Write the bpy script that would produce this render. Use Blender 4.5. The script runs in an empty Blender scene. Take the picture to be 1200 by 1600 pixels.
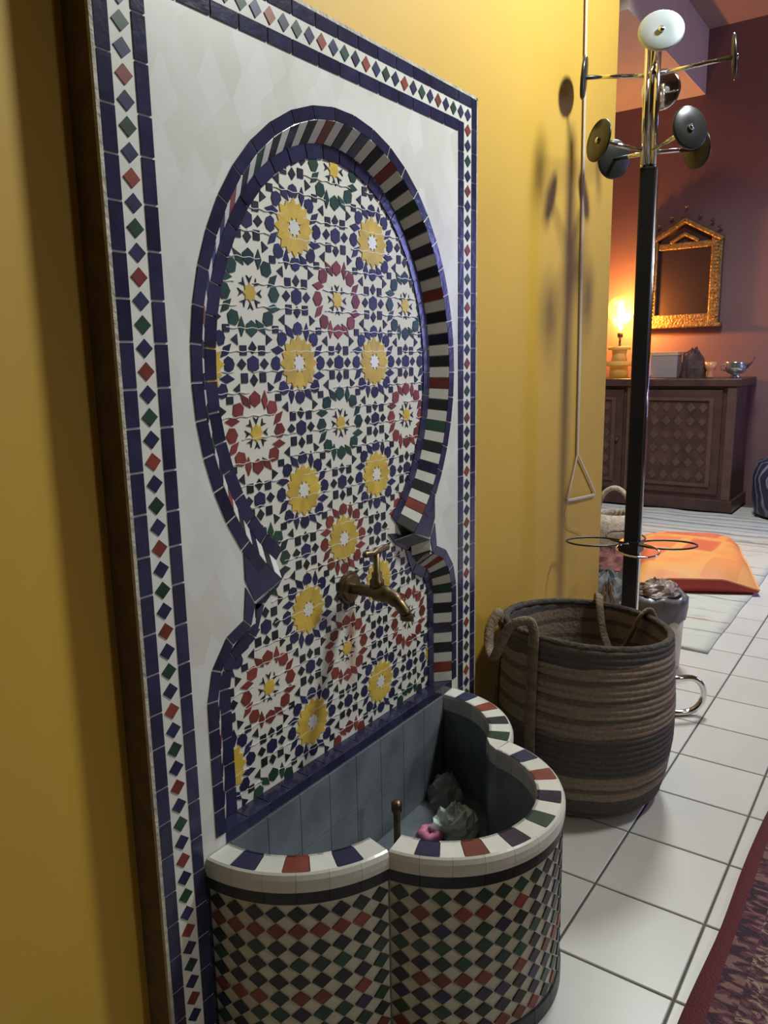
import bpy, bmesh, math, random
from mathutils import Vector, Matrix, noise
random.seed(7)
PI = math.pi
sc = bpy.context.scene
COL = sc.collection

# ------------------------------------------------------------------ camera
# metres; x runs along the yellow wall into the distance, +y towards that wall, z up
FPX, YAW, PITCH, ROLL = 1204.66, 0.616863, 0.192564, -0.018097
fw = Vector((math.cos(PITCH)*math.cos(YAW), math.cos(PITCH)*math.sin(YAW), -math.sin(PITCH)))
rt = fw.cross(Vector((0, 0, 1))).normalized(); up = rt.cross(fw)
c_, s_ = math.cos(ROLL), math.sin(ROLL)
rt, up = c_*rt + s_*up, -s_*rt + c_*up
cam = bpy.data.cameras.new('camera'); cam.sensor_fit = 'HORIZONTAL'; cam.sensor_width = 36
cam.lens = FPX/1200*36; cam.clip_start = 0.02; cam.clip_end = 60
co = bpy.data.objects.new('camera', cam); COL.objects.link(co)
M3 = Matrix((rt, up, -fw)).transposed()
co.matrix_world = Matrix.Translation((0, 0, 1.0)) @ M3.to_4x4()
sc.camera = co

# ------------------------------------------------------------------ world, lights, exposure
w = bpy.data.worlds.new('world'); sc.world = w; w.use_nodes = True
w.node_tree.nodes['Background'].inputs[0].default_value = (0.9, 0.95, 1.0, 1)
w.node_tree.nodes['Background'].inputs[1].default_value = 0.02

def area(name, loc, target, size, power, color, shape='DISK', size_y=None, spread=PI):
    L = bpy.data.lights.new(name, 'AREA'); L.shape = shape; L.size = size
    if size_y: L.size_y = size_y
    L.energy = power; L.color = color; L.spread = spread
    o = bpy.data.objects.new(name, L); COL.objects.link(o); o.location = loc
    o.rotation_euler = (Vector(target) - Vector(loc)).to_track_quat('-Z', 'Y').to_euler()
    return o
HALL = (2.05, -0.35, 2.65)         # spotlight of the hall, washing the yellow wall
AIM = (1.55, 0.78, 2.05)
ROOM = (3.55, 0.85, 3.0)           # recessed downlight of the far room
area('hall_spot_light', HALL, AIM, 0.30, 25, (0.95, 1.0, 0.96), spread=math.radians(122))
FILL = (1.0, -1.62, 1.55)          # added fill lamp on the wall opposite, brightens the basin
area('fill_light', FILL, (0.92, 0.6, 0.45), 0.22, 1.0, (1.0, 0.97, 0.90), spread=math.radians(70))
area('room_downlight_light', ROOM, (ROOM[0], ROOM[1], 0), 0.55, 42, (0.90, 0.98, 1.0), spread=math.radians(135))
area('window_daylight', (4.75, -1.72, 1.45), (4.9, 1.0, 0.9), 0.7, 27, (0.36, 0.38, 1.0), 'RECTANGLE', 1.0)
sc.view_settings.view_transform = 'Standard'; sc.view_settings.look = 'None'
sc.view_settings.gamma = 1.0; sc.view_settings.use_curve_mapping = False
sc.view_settings.exposure = 0.4

# ------------------------------------------------------------------ helpers
def link(o, parent=None):
    COL.objects.link(o)
    if parent is not None: o.parent = parent
    return o
def mesh(name, verts, faces, smooth=False):
    me = bpy.data.meshes.new(name); me.from_pydata([tuple(v) for v in verts], [], faces)
    bm = bmesh.new(); bm.from_mesh(me); bmesh.ops.recalc_face_normals(bm, faces=bm.faces); bm.to_mesh(me); bm.free()
    if smooth:
        for p in me.polygons: p.use_smooth = True
    me.update(); return me
def obj(name, me, mat=None, parent=None, loc=None, smooth=False):
    o = bpy.data.objects.new(name, me); link(o, parent)
    if mat is not None and not me.materials: me.materials.append(mat)
    if loc is not None: o.location = loc
    return o
def empty(name, loc, rz=0):
    o = bpy.data.objects.new(name, None); o.empty_display_size = 0.05; link(o); o.location = loc; o.rotation_euler.z = rz
    return o
def tag(o, label=None, cat=None, group=None, kind=None):
    if label: o['label'] = label
    if cat: o['category'] = cat
    if group: o['group'] = group
    if kind: o['kind'] = kind
    return o
class MB:
    def __init__(s): s.v = []; s.f = []
    def add(s, v, f):
        n = len(s.v); s.v += [tuple(p) for p in v]; s.f += [tuple(i+n for i in q) for q in f]; return s
    def box(s, x0, x1, y0, y1, z0, z1):
        return s.add([(x0,y0,z0),(x1,y0,z0),(x1,y1,z0),(x0,y1,z0),(x0,y0,z1),(x1,y0,z1),(x1,y1,z1),(x0,y1,z1)],
                     [(3,2,1,0),(4,5,6,7),(0,1,5,4),(1,2,6,5),(2,3,7,6),(3,0,4,7)])
    def prism(s, base, off):
        """base: list of 3-D points, off: extrusion vector"""
        n = len(base); off = Vector(off)
        v = [Vector(p) for p in base] + [Vector(p)+off for p in base]
        f = [tuple(range(n)), tuple(range(2*n-1, n-1, -1))] + [(i, (i+1) % n, n+(i+1) % n, n+i) for i in range(n)]
        return s.add(v, f)
    def lathe(s, prof, n=32, c=(0,0,0), cap=True, sx=1, sy=1):
        v = []; f = []
        for r, z in prof:
            for k in range(n):
                a = 2*PI*k/n; v.append((c[0]+sx*r*math.cos(a), c[1]+sy*r*math.sin(a), c[2]+z))
        for j in range(len(prof)-1):
            for k in range(n):
                k2 = (k+1) % n; f.append((j*n+k, j*n+k2, (j+1)*n+k2, (j+1)*n+k))
        if cap:
            if prof[0][0] > 1e-4: f.append(tuple(range(n-1, -1, -1)))
            if prof[-1][0] > 1e-4: f.append(tuple((len(prof)-1)*n+k for k in range(n)))
        return s.add(v, f)
    def tube(s, pts, r, n=10, closed=False, flat=1.0, up0=None):
        pts = [Vector(p) for p in pts]; m = len(pts); v = []; f = []
        prev = None
        for i, p in enumerate(pts):
            if closed: t = pts[(i+1) % m]-pts[i-1]
            else: t = pts[min(i+1, m-1)]-pts[max(i-1, 0)]
            if t.length < 1e-9: t = Vector((0,0,1))
            t.normalize()
            if prev is None:
                a = Vector(up0) if up0 else (Vector((0,0,1)) if abs(t.z) < .9 else Vector((1,0,0)))
            else: a = prev
            a = (a - t*a.dot(t)).normalized(); b = t.cross(a); prev = a
            rr = r[i] if isinstance(r, (list, tuple)) else r
            for k in range(n):
                q = 2*PI*k/n; v.append(p + a*rr*flat*math.cos(q) + b*rr*math.sin(q))
        for i in range(m if closed else m-1):
            for k in range(n):
                k2 = (k+1) % n; j = (i+1) % m
                f.append((i*n+k, i*n+k2, j*n+k2, j*n+k))
        if not closed: f += [tuple(range(n-1, -1, -1)), tuple((m-1)*n+k for k in range(n))]
        return s.add(v, f)
    def build(s, name, mat, parent=None, loc=None, smooth=False):
        return obj(name, mesh(name, s.v, s.f, smooth), mat, parent, loc)
def bevel(o, wdt=0.004, seg=2):
    m = o.modifiers.new('bevel', 'BEVEL'); m.width = wdt; m.segments = seg; m.limit_method = 'ANGLE'
    return o
def smooth_path(pts, n=8):
    pts = [Vector(p) for p in pts]; out = []
    for i in range(len(pts)-1):
        p0 = pts[max(i-1,0)]; p1 = pts[i]; p2 = pts[i+1]; p3 = pts[min(i+2,len(pts)-1)]
        for k in range(n):
            t = k/n
            out.append(0.5*((2*p1)+(p2-p0)*t+(2*p0-5*p1+4*p2-p3)*t*t+(3*p1-p0-3*p2+p3)*t**3))
    out.append(pts[-1]); return out

# ------------------------------------------------------------------ materials
def mat(name, color, rough=0.5, metal=0.0, var=0.0, noise_scale=8.0, noise_amt=0.0, bump=0.0, bump_scale=40.0,
        color2=None, emis=None, emis_s=0.0, trans=0.0, alpha=1.0, spec=0.5, coat=0.0):
    m = bpy.data.materials.new(name); m.use_nodes = True
    nt = m.node_tree; b = nt.nodes['Principled BSDF']
    b.inputs['Base Color'].default_value = (*color, 1); b.inputs['Roughness'].default_value = rough
    b.inputs['Metallic'].default_value = metal
    b.inputs['Specular IOR Level'].default_value = spec
    b.inputs['Coat Weight'].default_value = coat
    if trans: b.inputs['Transmission Weight'].default_value = trans
    if alpha < 1: b.inputs['Alpha'].default_value = alpha
    if emis: b.inputs['Emission Color'].default_value = (*emis, 1); b.inputs['Emission Strength'].default_value = emis_s
    geo = nt.nodes.new('ShaderNodeNewGeometry')
    last = None
    if noise_amt or color2:
        n = nt.nodes.new('ShaderNodeTexNoise'); n.inputs['Scale'].default_value = noise_scale; n.inputs['Detail'].default_value = 5
        nt.links.new(geo.outputs['Position'], n.inputs['Vector'])
        r = nt.nodes.new('ShaderNodeMapRange'); r.inputs[1].default_value = 0.35; r.inputs[2].default_value = 0.65
        nt.links.new(n.outputs['Fac'], r.inputs[0])
        mx = nt.nodes.new('ShaderNodeMix'); mx.data_type = 'RGBA'
        mx.inputs[6].default_value = (*color, 1)
        c2 = color2 if color2 else tuple(max(0, c*(1-noise_amt)) for c in color)
        mx.inputs[7].default_value = (*c2, 1)
        nt.links.new(r.outputs[0], mx.inputs[0]); last = mx.outputs[2]
    if var:
        oi = nt.nodes.new('ShaderNodeObjectInfo'); h = nt.nodes.new('ShaderNodeHueSaturation')
        mr = nt.nodes.new('ShaderNodeMapRange'); mr.inputs[3].default_value = 1-var; mr.inputs[4].default_value = 1+var
        nt.links.new(oi.outputs['Random'], mr.inputs[0]); nt.links.new(mr.outputs[0], h.inputs['Value'])
        if last: nt.links.new(last, h.inputs['Color'])
        else: h.inputs['Color'].default_value = (*color, 1)
        last = h.outputs[0]
    if last: nt.links.new(last, b.inputs['Base Color'])
    if bump:
        n2 = nt.nodes.new('ShaderNodeTexNoise'); n2.inputs['Scale'].default_value = bump_scale; n2.inputs['Detail'].default_value = 4
        nt.links.new(geo.outputs['Position'], n2.inputs['Vector'])
        bp = nt.nodes.new('ShaderNodeBump'); bp.inputs['Strength'].default_value = bump; bp.inputs['Distance'].default_value = 0.01
        nt.links.new(n2.outputs['Fac'], bp.inputs['Height']); nt.links.new(bp.outputs[0], b.inputs['Normal'])
    m['out'] = 1
    return m
M = {}
M['ochre'] = mat('ochre_paint', (0.53,0.325,0.038), 0.62, noise_amt=0.07, noise_scale=2.5, bump=0.05, bump_scale=18)
M['terracotta'] = mat('terracotta_paint', (0.20,0.108,0.10), 0.7, noise_amt=0.10, noise_scale=2)
M['cream'] = mat('cream_paint', (0.62,0.50,0.36), 0.75, noise_amt=0.05)
M['ceil'] = mat('ceiling_paint', (0.36,0.24,0.18), 0.8, noise_amt=0.05)
M['navy'] = mat('navy_glaze', (0.030,0.031,0.074), 0.18, var=0.25, noise_amt=0.35, noise_scale=25, bump=0.06, bump_scale=60)
M['blue'] = mat('blue_glaze', (0.026,0.028,0.080), 0.36, spec=0.35, var=0.25, noise_amt=0.3, noise_scale=40)
M['white'] = mat('white_glaze', (0.68,0.68,0.62), 0.25, var=0.06, noise_amt=0.08, noise_scale=30)
M['yellow'] = mat('yellow_glaze', (0.60,0.42,0.065), 0.36, spec=0.35, var=0.12, noise_amt=0.2, noise_scale=40)
M['red'] = mat('red_glaze', (0.21,0.045,0.03), 0.36, spec=0.35, var=0.25, noise_amt=0.25, noise_scale=40)
M['green'] = mat('green_glaze', (0.022,0.062,0.038), 0.36, spec=0.35, var=0.3, noise_amt=0.3, noise_scale=40)
M['black'] = mat('black_glaze', (0.018,0.022,0.026), 0.36, spec=0.35, var=0.3)
M['mortar'] = mat('mortar', (0.5,0.47,0.39), 0.85, noise_amt=0.3, noise_scale=60, bump=0.4, bump_scale=150)
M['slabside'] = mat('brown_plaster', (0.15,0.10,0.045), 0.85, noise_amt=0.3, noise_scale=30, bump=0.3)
M['concrete'] = mat('blue_grey_tile', (0.17,0.20,0.225), 0.35, noise_amt=0.35, noise_scale=14, bump=0.08, bump_scale=30)
M['rimedge'] = mat('pale_rim_glaze', (0.60,0.60,0.53), 0.25, var=0.04, noise_amt=0.08, noise_scale=20)
M['lip'] = mat('pale_grey_glaze', (0.5,0.51,0.48), 0.22, var=0.05, noise_amt=0.1, noise_scale=20)
M['cream_tile'] = mat('cream_glaze', (0.56,0.54,0.42), 0.3, var=0.08, noise_amt=0.12, noise_scale=30)
M['brass'] = mat('old_brass', (0.20,0.145,0.075), 0.38, 0.85, noise_amt=0.4, noise_scale=50)
M['chrome'] = mat('chrome', (0.72,0.72,0.72), 0.10, 1.0)
M['blackmetal'] = mat('black_enamel', (0.016,0.017,0.02), 0.35)
M['disc'] = mat('dark_disc', (0.02,0.022,0.022), 0.3)  # dark reflection in the discs put into their colour
M['silver'] = mat('bright_reflection_disc', (0.50,0.60,0.66), 0.40, 0.3)  # pale bluish reflection on the camera-facing disc, painted as its colour
M['tile'] = mat('floor_tile', (0.59,0.575,0.525), 0.34, var=0.035, noise_amt=0.06, noise_scale=6)
M['grout'] = mat('grout', (0.10,0.10,0.085), 0.9, noise_amt=0.3, noise_scale=20)

M['dim'] = mat('brown_paint', (0.14,0.085,0.06), 0.8)
# white field of the panel: cream scale-like tiles that barely show
def panel_mat():
    m = mat('cream_panel_tile', (0.64,0.64,0.59), 0.32)
    nt = m.node_tree; b = nt.nodes['Principled BSDF']; geo = nt.nodes['Geometry']
    mp = nt.nodes.new('ShaderNodeMapping'); mp.inputs['Rotation'].default_value = (0, math.radians(38), 0)
    mp.inputs['Scale'].default_value = (26, 26, 17)
    v = nt.nodes.new('ShaderNodeTexVoronoi'); v.inputs['Scale'].default_value = 1.0; v.inputs['Randomness'].default_value = 0.35
    nt.links.new(geo.outputs['Position'], mp.inputs['Vector']); nt.links.new(mp.outputs[0], v.inputs['Vector'])
    sep = nt.nodes.new('ShaderNodeSeparateColor'); nt.links.new(v.outputs['Color'], sep.inputs[0])
    n = nt.nodes.new('ShaderNodeTexNoise'); n.inputs['Scale'].default_value = 9; n.inputs['Detail'].default_value = 6
    nt.links.new(geo.outputs['Position'], n.inputs['Vector'])
    ad = nt.nodes.new('ShaderNodeMath'); ad.operation = 'MULTIPLY_ADD'; ad.inputs[1].default_value = 0.35
    nt.links.new(sep.outputs[0], ad.inputs[0]); nt.links.new(n.outputs['Fac'], ad.inputs[2])
    cr = nt.nodes.new('ShaderNodeValToRGB')
    cr.color_ramp.elements[0].position = 0.35; cr.color_ramp.elements[0].color = (0.56,0.55,0.49,1)
    cr.color_ramp.elements[1].position = 0.95; cr.color_ramp.elements[1].color = (0.68,0.69,0.65,1)
    nt.links.new(ad.outputs[0], cr.inputs[0]); nt.links.new(cr.outputs[0], b.inputs['Base Color'])
    bp = nt.nodes.new('ShaderNodeBump'); bp.inputs['Strength'].default_value = 0.08; bp.inputs['Distance'].default_value = 0.004
    nt.links.new(sep.outputs[1], bp.inputs['Height']); nt.links.new(bp.outputs[0], b.inputs['Normal'])
    return m
M['panel'] = panel_mat()
# white ground of the mosaic with the rust run below the tap
def field_mat():
    m = mat('mosaic_white', (0.64,0.63,0.55), 0.42, spec=0.35)
    nt = m.node_tree; b = nt.nodes['Principled BSDF']; geo = nt.nodes['Geometry']
    sp = nt.nodes.new('ShaderNodeSeparateXYZ'); nt.links.new(geo.outputs['Position'], sp.inputs[0])
    n = nt.nodes.new('ShaderNodeTexNoise'); n.inputs['Scale'].default_value = 45; n.inputs['Detail'].default_value = 4
    nt.links.new(geo.outputs['Position'], n.inputs['Vector'])
    def math_(op, a, bb=None, cc=None):
        k = nt.nodes.new('ShaderNodeMath'); k.operation = op
        for i, q in enumerate((a, bb, cc)):
            if q is None: continue
            if isinstance(q, (int, float)): k.inputs[i].default_value = q
            else: nt.links.new(q, k.inputs[i])
        return k.outputs[0]
    dx = math_('ABSOLUTE', math_('SUBTRACT', sp.outputs[0], 1.022))
    dx = math_('MULTIPLY_ADD', n.outputs['Fac'], 0.02, dx)
    mx1 = nt.nodes.new('ShaderNodeMapRange'); mx1.inputs[1].default_value = 0.03; mx1.inputs[2].default_value = 0.012; nt.links.new(dx, mx1.inputs[0])
    mz1 = nt.nodes.new('ShaderNodeMapRange'); mz1.inputs[1].default_value = 0.60; mz1.inputs[2].default_value = 0.56; nt.links.new(sp.outputs[2], mz1.inputs[0])
    mz2 = nt.nodes.new('ShaderNodeMapRange'); mz2.inputs[1].default_value = 0.40; mz2.inputs[2].default_value = 0.50; nt.links.new(sp.outputs[2], mz2.inputs[0])
    fac = math_('MULTIPLY', math_('MULTIPLY', mx1.outputs[0], mz1.outputs[0]), math_('MULTIPLY', mz2.outputs[0], 0.8))
    mx = nt.nodes.new('ShaderNodeMix'); mx.data_type = 'RGBA'
    mx.inputs[6].default_value = (0.64,0.63,0.55,1); mx.inputs[7].default_value = (0.33,0.13,0.04,1)
    nt.links.new(fac, mx.inputs[0]); nt.links.new(mx.outputs[2], b.inputs['Base Color'])
    bp = nt.nodes.new('ShaderNodeBump'); bp.inputs['Strength'].default_value = 0.1; bp.inputs['Distance'].default_value = 0.003
    nt.links.new(n.outputs['Fac'], bp.inputs['Height']); nt.links.new(bp.outputs[0], b.inputs['Normal'])
    return m
M['field'] = field_mat()

# ------------------------------------------------------------------ the setting
W = 0.7732            # panel front plane
WY = 0.822            # yellow wall surface
CZ = 3.05
def struct(name, mb, m, label=None):
    o = mb.build(name, m); o['kind'] = 'structure'
    if label: o['label'] = label
    return o
floor = struct('floor', MB().box(-1.6, 5.66, -1.8, 3.2, -0.06, -0.002), M['grout'], 'pale square tiled floor with dark grout joints')
struct('wall_left', MB().box(-1.6, 2.342, WY, WY+0.14, 0, CZ), M['ochre'], 'ochre yellow painted wall behind the mosaic fountain')
struct('wall_far', MB().box(5.66, 5.8, -1.9, 3.3, 0, CZ), M['terracotta'], 'terracotta painted far wall behind the carved sideboard')
struct('wall_side', MB().box(-1.6, 5.8, 3.2, 3.3, 0, CZ), M['terracotta'], 'terracotta side wall of the far room')
wr = MB()
wr.box(-1.6, 4.35, -1.9, -1.8, 0, CZ); wr.box(5.15, 5.66, -1.9, -1.8, 0, CZ)
wr.box(4.35, 5.15, -1.9, -1.8, 0, 0.9); wr.box(4.35, 5.15, -1.9, -1.8, 2.0, CZ)
struct('wall_right', wr, M['dim'], 'brown wall opposite the fountain with a window')
struct('wall_back', MB().box(-1.72, -1.6, -1.9, 3.3, 0, CZ), M['dim'], 'brown wall behind the viewer')
struct('ceiling', MB().box(-1.72, 5.8, -1.9, 3.3, CZ, CZ+0.1), M['ceil'], 'brown ceiling over hall and far room')
struct('trim_1', MB().box(4.1, 5.66, 1.395, 3.2, 2.665, CZ), M['cream'], 'cream boxed bulkhead under the ceiling at the far wall')
wn = empty('window_1', (4.75, -1.82, 0.9)); wn['kind'] = 'structure'; wn['label'] = 'window with pale frame in the wall opposite'
fr = MB()
for x0, x1, z0, z1 in ((-.4,.4,0,.05),(-.4,.4,1.05,1.1),(-.4,-.35,0,1.1),(.35,.4,0,1.1),(-.02,.02,0,1.1)): fr.box(x0,x1,-.03,.03,z0,z1)
fr.build('window_frame', M['cream'], wn)

# floor tiles: one by one where the photo shows them, the rest joined
T = 0.20116; TX0 = 1.3137; TY0 = 0.4452; G = 0.0022
def tile_mesh():
    mb = MB(); a = T/2-G; c = 0.0015
    mb.add([(-a,-a,-.01),(a,-a,-.01),(a,a,-.01),(-a,a,-.01),(-a,-a,-c),(a,-a,-c),(a,a,-c),(-a,a,-c),
            (-a+c,-a+c,0),(a-c,-a+c,0),(a-c,a-c,0),(-a+c,a-c,0)],
           [(0,1,5,4),(1,2,6,5),(2,3,7,6),(3,0,4,7),(4,5,9,8),(5,6,10,9),(6,7,11,10),(7,4,8,11),(8,9,10,11)])
    return mb
tm = mesh('floor_tile', tile_mesh().v, tile_mesh().f); rest = MB()
tmb = tile_mesh()
for i in range(-14, 22):
    for j in range(-11, 14):
        cx = TX0+(i+.5)*T; cy = TY0+(j+.5)*T
        if cx < -1.55 or cx > 5.6 or cy < -1.75 or cy > 3.15: continue
        vis = (-2 <= i <= 20 and -2 <= j <= 1 and cx > 0.75) or (i >= 5 and 2 <= j <= 3 and i <= 21) or (i >= 8 and -4 <= j < -2 and False)
        if vis:
            o = obj('floor_tile', tm, M['tile'], floor, (cx, cy, 0)); o.rotation_euler = (random.uniform(-.0015,.0015), random.uniform(-.0015,.0015), 0)
        else:
            rest.add([(v[0]+cx, v[1]+cy, v[2]) for v in tmb.v], tmb.f)
o = rest.build('floor_tiles_beyond', M['tile'], floor); o['kind'] = 'stuff'

# ------------------------------------------------------------------ the fountain
fountain = empty('wall_fountain', (0.995, W, 0))
tag(fountain, 'mosaic tiled wall fountain with arched niche, brass tap and scalloped basin', 'fountain')
FO = Vector(fountain.location)
def fpart(name, mb, m, smooth=False, parent=None):
    """world-space MB -> part of the fountain"""
    v = [tuple(Vector(p)-FO) for p in mb.v] if parent is None else mb.v
    return obj(name, mesh(name, v, mb.f, smooth), m, parent or fountain)
U0, U1, ZT = 0.5644, 1.425, 1.494
UC = 1.003                       # axis of the arch
D = 0.028                        # depth of the niche
ZB = 0.338                       # bottom of the niche
TIPZ, NECKZ = 0.683, 0.660
def hwf(z):                      # half width of the niche opening at height z
    if z >= TIPZ:
        q = 1-((z-0.985)/0.372)**2; return 0.313*math.sqrt(max(q, 0))
    if z >= NECKZ: return 0.24 + (z-NECKZ)/(TIPZ-NECKZ)*(0.313*math.sqrt(1-((TIPZ-0.985)/0.372)**2)-0.24)
    if z >= 0.63: return 0.24
    if z >= 0.535: return 0.24+0.082*math.sqrt(max(0, 1-((z-0.535)/0.095)**2))
    return 0.322
# slab front with the opening, in strips of height
zs = [0.0, ZB]
zs += [ZB+(0.535-ZB)*k/3 for k in (1,2,3)] + [0.535+0.095*math.sin(PI/2*k/9) for k in range(1,10)] + [NECKZ, TIPZ]
th1 = math.asin((TIPZ-0.985)/0.372)
zs += [0.985+0.372*math.sin(th1+(PI/2-th1)*k/44) for k in range(1, 45)] + [ZT]
zs = sorted(set(round(z, 6) for z in zs))
sl = MB()
for a, b in zip(zs[:-1], zs[1:]):
    if b <= ZB+1e-6 or a >= 1.3569: 
        sl.add([(U0,W,a),(U1,W,a),(U1,W,b),(U0,W,b)], [(0,1,2,3)])
    else:
        ha, hb = hwf(a), hwf(b)
        pass
        sl.add([(U0,W,a),(UC-ha,W,a),(UC-hb,W,b),(U0,W,b)], [(0,1,2,3)])
        sl.add([(UC+ha,W,a),(U1,W,a),(U1,W,b),(UC+hb,W,b)], [(0,1,2,3)])
fpart('panel_face', sl, M['panel'])
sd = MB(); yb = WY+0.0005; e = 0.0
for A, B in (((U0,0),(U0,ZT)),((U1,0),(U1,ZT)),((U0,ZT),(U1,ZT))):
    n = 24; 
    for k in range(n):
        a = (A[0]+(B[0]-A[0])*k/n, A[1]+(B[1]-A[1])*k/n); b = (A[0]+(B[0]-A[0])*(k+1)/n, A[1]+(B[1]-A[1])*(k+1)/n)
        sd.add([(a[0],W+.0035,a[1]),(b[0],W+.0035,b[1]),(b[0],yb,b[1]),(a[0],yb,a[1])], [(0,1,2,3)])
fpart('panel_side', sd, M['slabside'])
ed = MB()
ed.box(U0-.0015, U0+.004, W-.0012, W+.004, 0, ZT); ed.box(U1-.004, U1+.0015, W-.0012, W+.004, 0, ZT); ed.box(U0, U1, W-.0012, W+.004, ZT-.004, ZT+.0015)
fpart('panel_edge', ed, M['mortar'])
# niche contour (front edge), from bottom left over the top to bottom right
half = [(hwf(z), z) for z in [ZB+(0.535-ZB)*k/12 for k in range(13)]]
half += [(0.24+0.082*math.cos(PI/2*k/12), 0.535+0.095*math.sin(PI/2*k/12)) for k in range(1, 13)]
half += [(0.24, NECKZ), (hwf(TIPZ), TIPZ)]
half += [(0.313*math.cos(th1+(PI/2-th1)*k/60), 0.985+0.372*math.sin(th1+(PI/2-th1)*k/60)) for k in range(1, 61)]
contour = [(UC-h, z) for h, z in half] + [(UC+h, z) for h, z in reversed(half[:-1])]
def sides(poly):
    """split the contour at the corners so that strips of tiles end there"""
    return poly
def resample(poly, step):
    """points every ~step metres along an open polyline; returns list of (pt, tangent)"""
    P = [Vector(p) for p in poly]; L = [0]
    for a, b in zip(P[:-1], P[1:]): L.append(L[-1]+(b-a).length)
    n = max(1, round(L[-1]/step)); out = []; i = 0
    for k in range(n+1):
        s = L[-1]*k/n
        while i < len(L)-2 and L[i+1] < s: i += 1
        t = (s-L[i])/max(L[i+1]-L[i], 1e-9); out.append(P[i].lerp(P[i+1], t))
    return out
def offset(pts, d):
    """offset an open polyline to its right-hand side (inwards for the contour drawn left-up-over-right)"""
    out = []
    for i, p in enumerate(pts):
        t = (pts[min(i+1, len(pts)-1)]-pts[max(i-1, 0)]).normalized()
        out.append(p + Vector((t.y, -t.x))*d)
    return out
i_n = 13+12               # index of NECKZ point
i_t = i_n+1               # tip
segs = {'lower_l': contour[:i_n+1], 'cusp_l': contour[i_n:i_t+1], 'arch': contour[i_t:len(contour)-i_t], 'cusp_r': contour[len(contour)-1-i_t:len(contour)-i_n], 'lower_r': contour[len(contour)-1-i_n:]}
SPL = 0.028               # splay of the reveal
mort = MB(); k_col = 0
cols = ['black','navy','black','red','black','green','black','navy','black','red']
for key, poly in segs.items():
    P = [Vector(p) for p in poly]
    pts = resample(poly, 0.0215 if 'cusp' not in key else 0.03)
    if 'cusp' in key: back = [p+Vector(((.03 if key == 'cusp_l' else -.03), -.012)) for p in pts]
    else: back = offset(pts, SPL)
    fine = resample(poly, 0.012); fb = offset(fine, SPL) if 'cusp' not in key else [p+Vector(((.03 if key == 'cusp_l' else -.03), -.012)) for p in fine]
    for a, b, c, d in zip(fine[:-1], fine[1:], fb[1:], fb[:-1]):
        mort.add([(a.x,W,a.y),(b.x,W,b.y),(c.x,W+D+.002,c.y),(d.x,W+D+.002,d.y)], [(0,1,2,3)])
    for i in range(len(pts)-1):
        a, b, c, d = pts[i], pts[i+1], back[i+1], back[i]
        t = (b-a).normalized(); nrm = Vector((t.y, -t.x))*0.0015; g = 0.0009
        a2 = a+t*g; b2 = b-t*g; td = (c-d).normalized(); c2 = c-td*g; d2 = d+td*g
        q = MB().prism([(a2.x,W-.0005,a2.y),(b2.x,W-.0005,b2.y),(c2.x,W+D,c2.y),(d2.x,W+D,d2.y)], (nrm.x,-0.0006,nrm.y))
        m = M['white'] if k_col % 2 else M[cols[(k_col//2) % len(cols)]]
        if 'cusp' in key: m = M['concrete']
        fpart('reveal_tile', q, m); k_col += 1
fpart('niche_reveal', mort, M['mortar'])
# outer and inner blue strips
def strip(outer_pts, width_in, ytop, thick, name, m, step=0.05, gap=0.0014, y_in=None):
    for i in range(len(outer_pts)-1):
        a, b = outer_pts[i], outer_pts[i+1]; c, d = width_in[i+1], width_in[i]
        t = (b-a).normalized()*gap; t2 = (c-d).normalized()*gap if (c-d).length > 1e-6 else t
        q = MB().prism([((a+t).x,ytop,(a+t).y),((b-t).x,ytop,(b-t).y),((c-t2).x,ytop,(c-t2).y),((d+t2).x,ytop,(d+t2).y)], (0,-thick,0))
        o = fpart(name, q, m)
for key, poly in segs.items():
    fine = [Vector(p) for p in poly]
    if key == 'arch':
        pts = resample(poly, 0.047); out = offset(pts, -0.018)
        strip(pts[1:-1], out[1:-1], W, .0016, 'arch_tile', M['navy'])
        # arch ends taper into the cusps
        for s in (0, -1):
            a, b = (pts[0], pts[1]) if s == 0 else (pts[-1], pts[-2])
            ob = out[1] if s == 0 else out[-2]
            nx = UC-0.257 if s == 0 else UC+0.257
            q = MB().prism([(a.x,W,a.y),(b.x,W,b.y),(ob.x,W,ob.y),(nx,W,0.738),(nx,W,0.700),(nx+(0.017 if s==0 else -0.017),W,NECKZ+.004)], (0,-.0016,0))
            fpart('arch_tile', q, M['navy'])
        bk = offset(pts, SPL); inn = offset(bk, 0.021)
        strip(bk, inn, W+D, .0022, 'arch_inner_tile', M['navy'])
    elif 'lower' in key:
        pts = resample(poly, 0.042); out = offset(pts, -0.018)
        if key == 'lower_l': out[-1] = Vector((UC-0.257, NECKZ+.03))
        else: out[0] = Vector((UC+0.257, NECKZ+.03))
        strip(pts, out, W, .0016, 'arch_tile', M['navy'])
        bk = offset(pts, SPL); inn = offset(bk, 0.021)
        strip(bk, inn, W+D, .0022, 'arch_inner_tile', M['navy'])
    else:
        a, b = Vector(poly[0]), Vector(poly[1])
        s = 1 if key == 'cusp_l' else -1
        pa, pb = (a, b) if s == 1 else (b, a)
        # strip of blue along the underside of the cusp on the niche back
        q = MB().prism([(pa.x+s*.008,W+D,pa.y-.004),(pb.x+s*.02,W+D,pb.y),(pb.x+s*.045,W+D,pb.y+.004),(pb.x+s*.02,W+D,pb.y-.022),(pa.x+s*.03,W+D,pa.y-.022)], (0,-.0022,0))
        fpart('arch_inner_tile', q, M['navy'])
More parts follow.
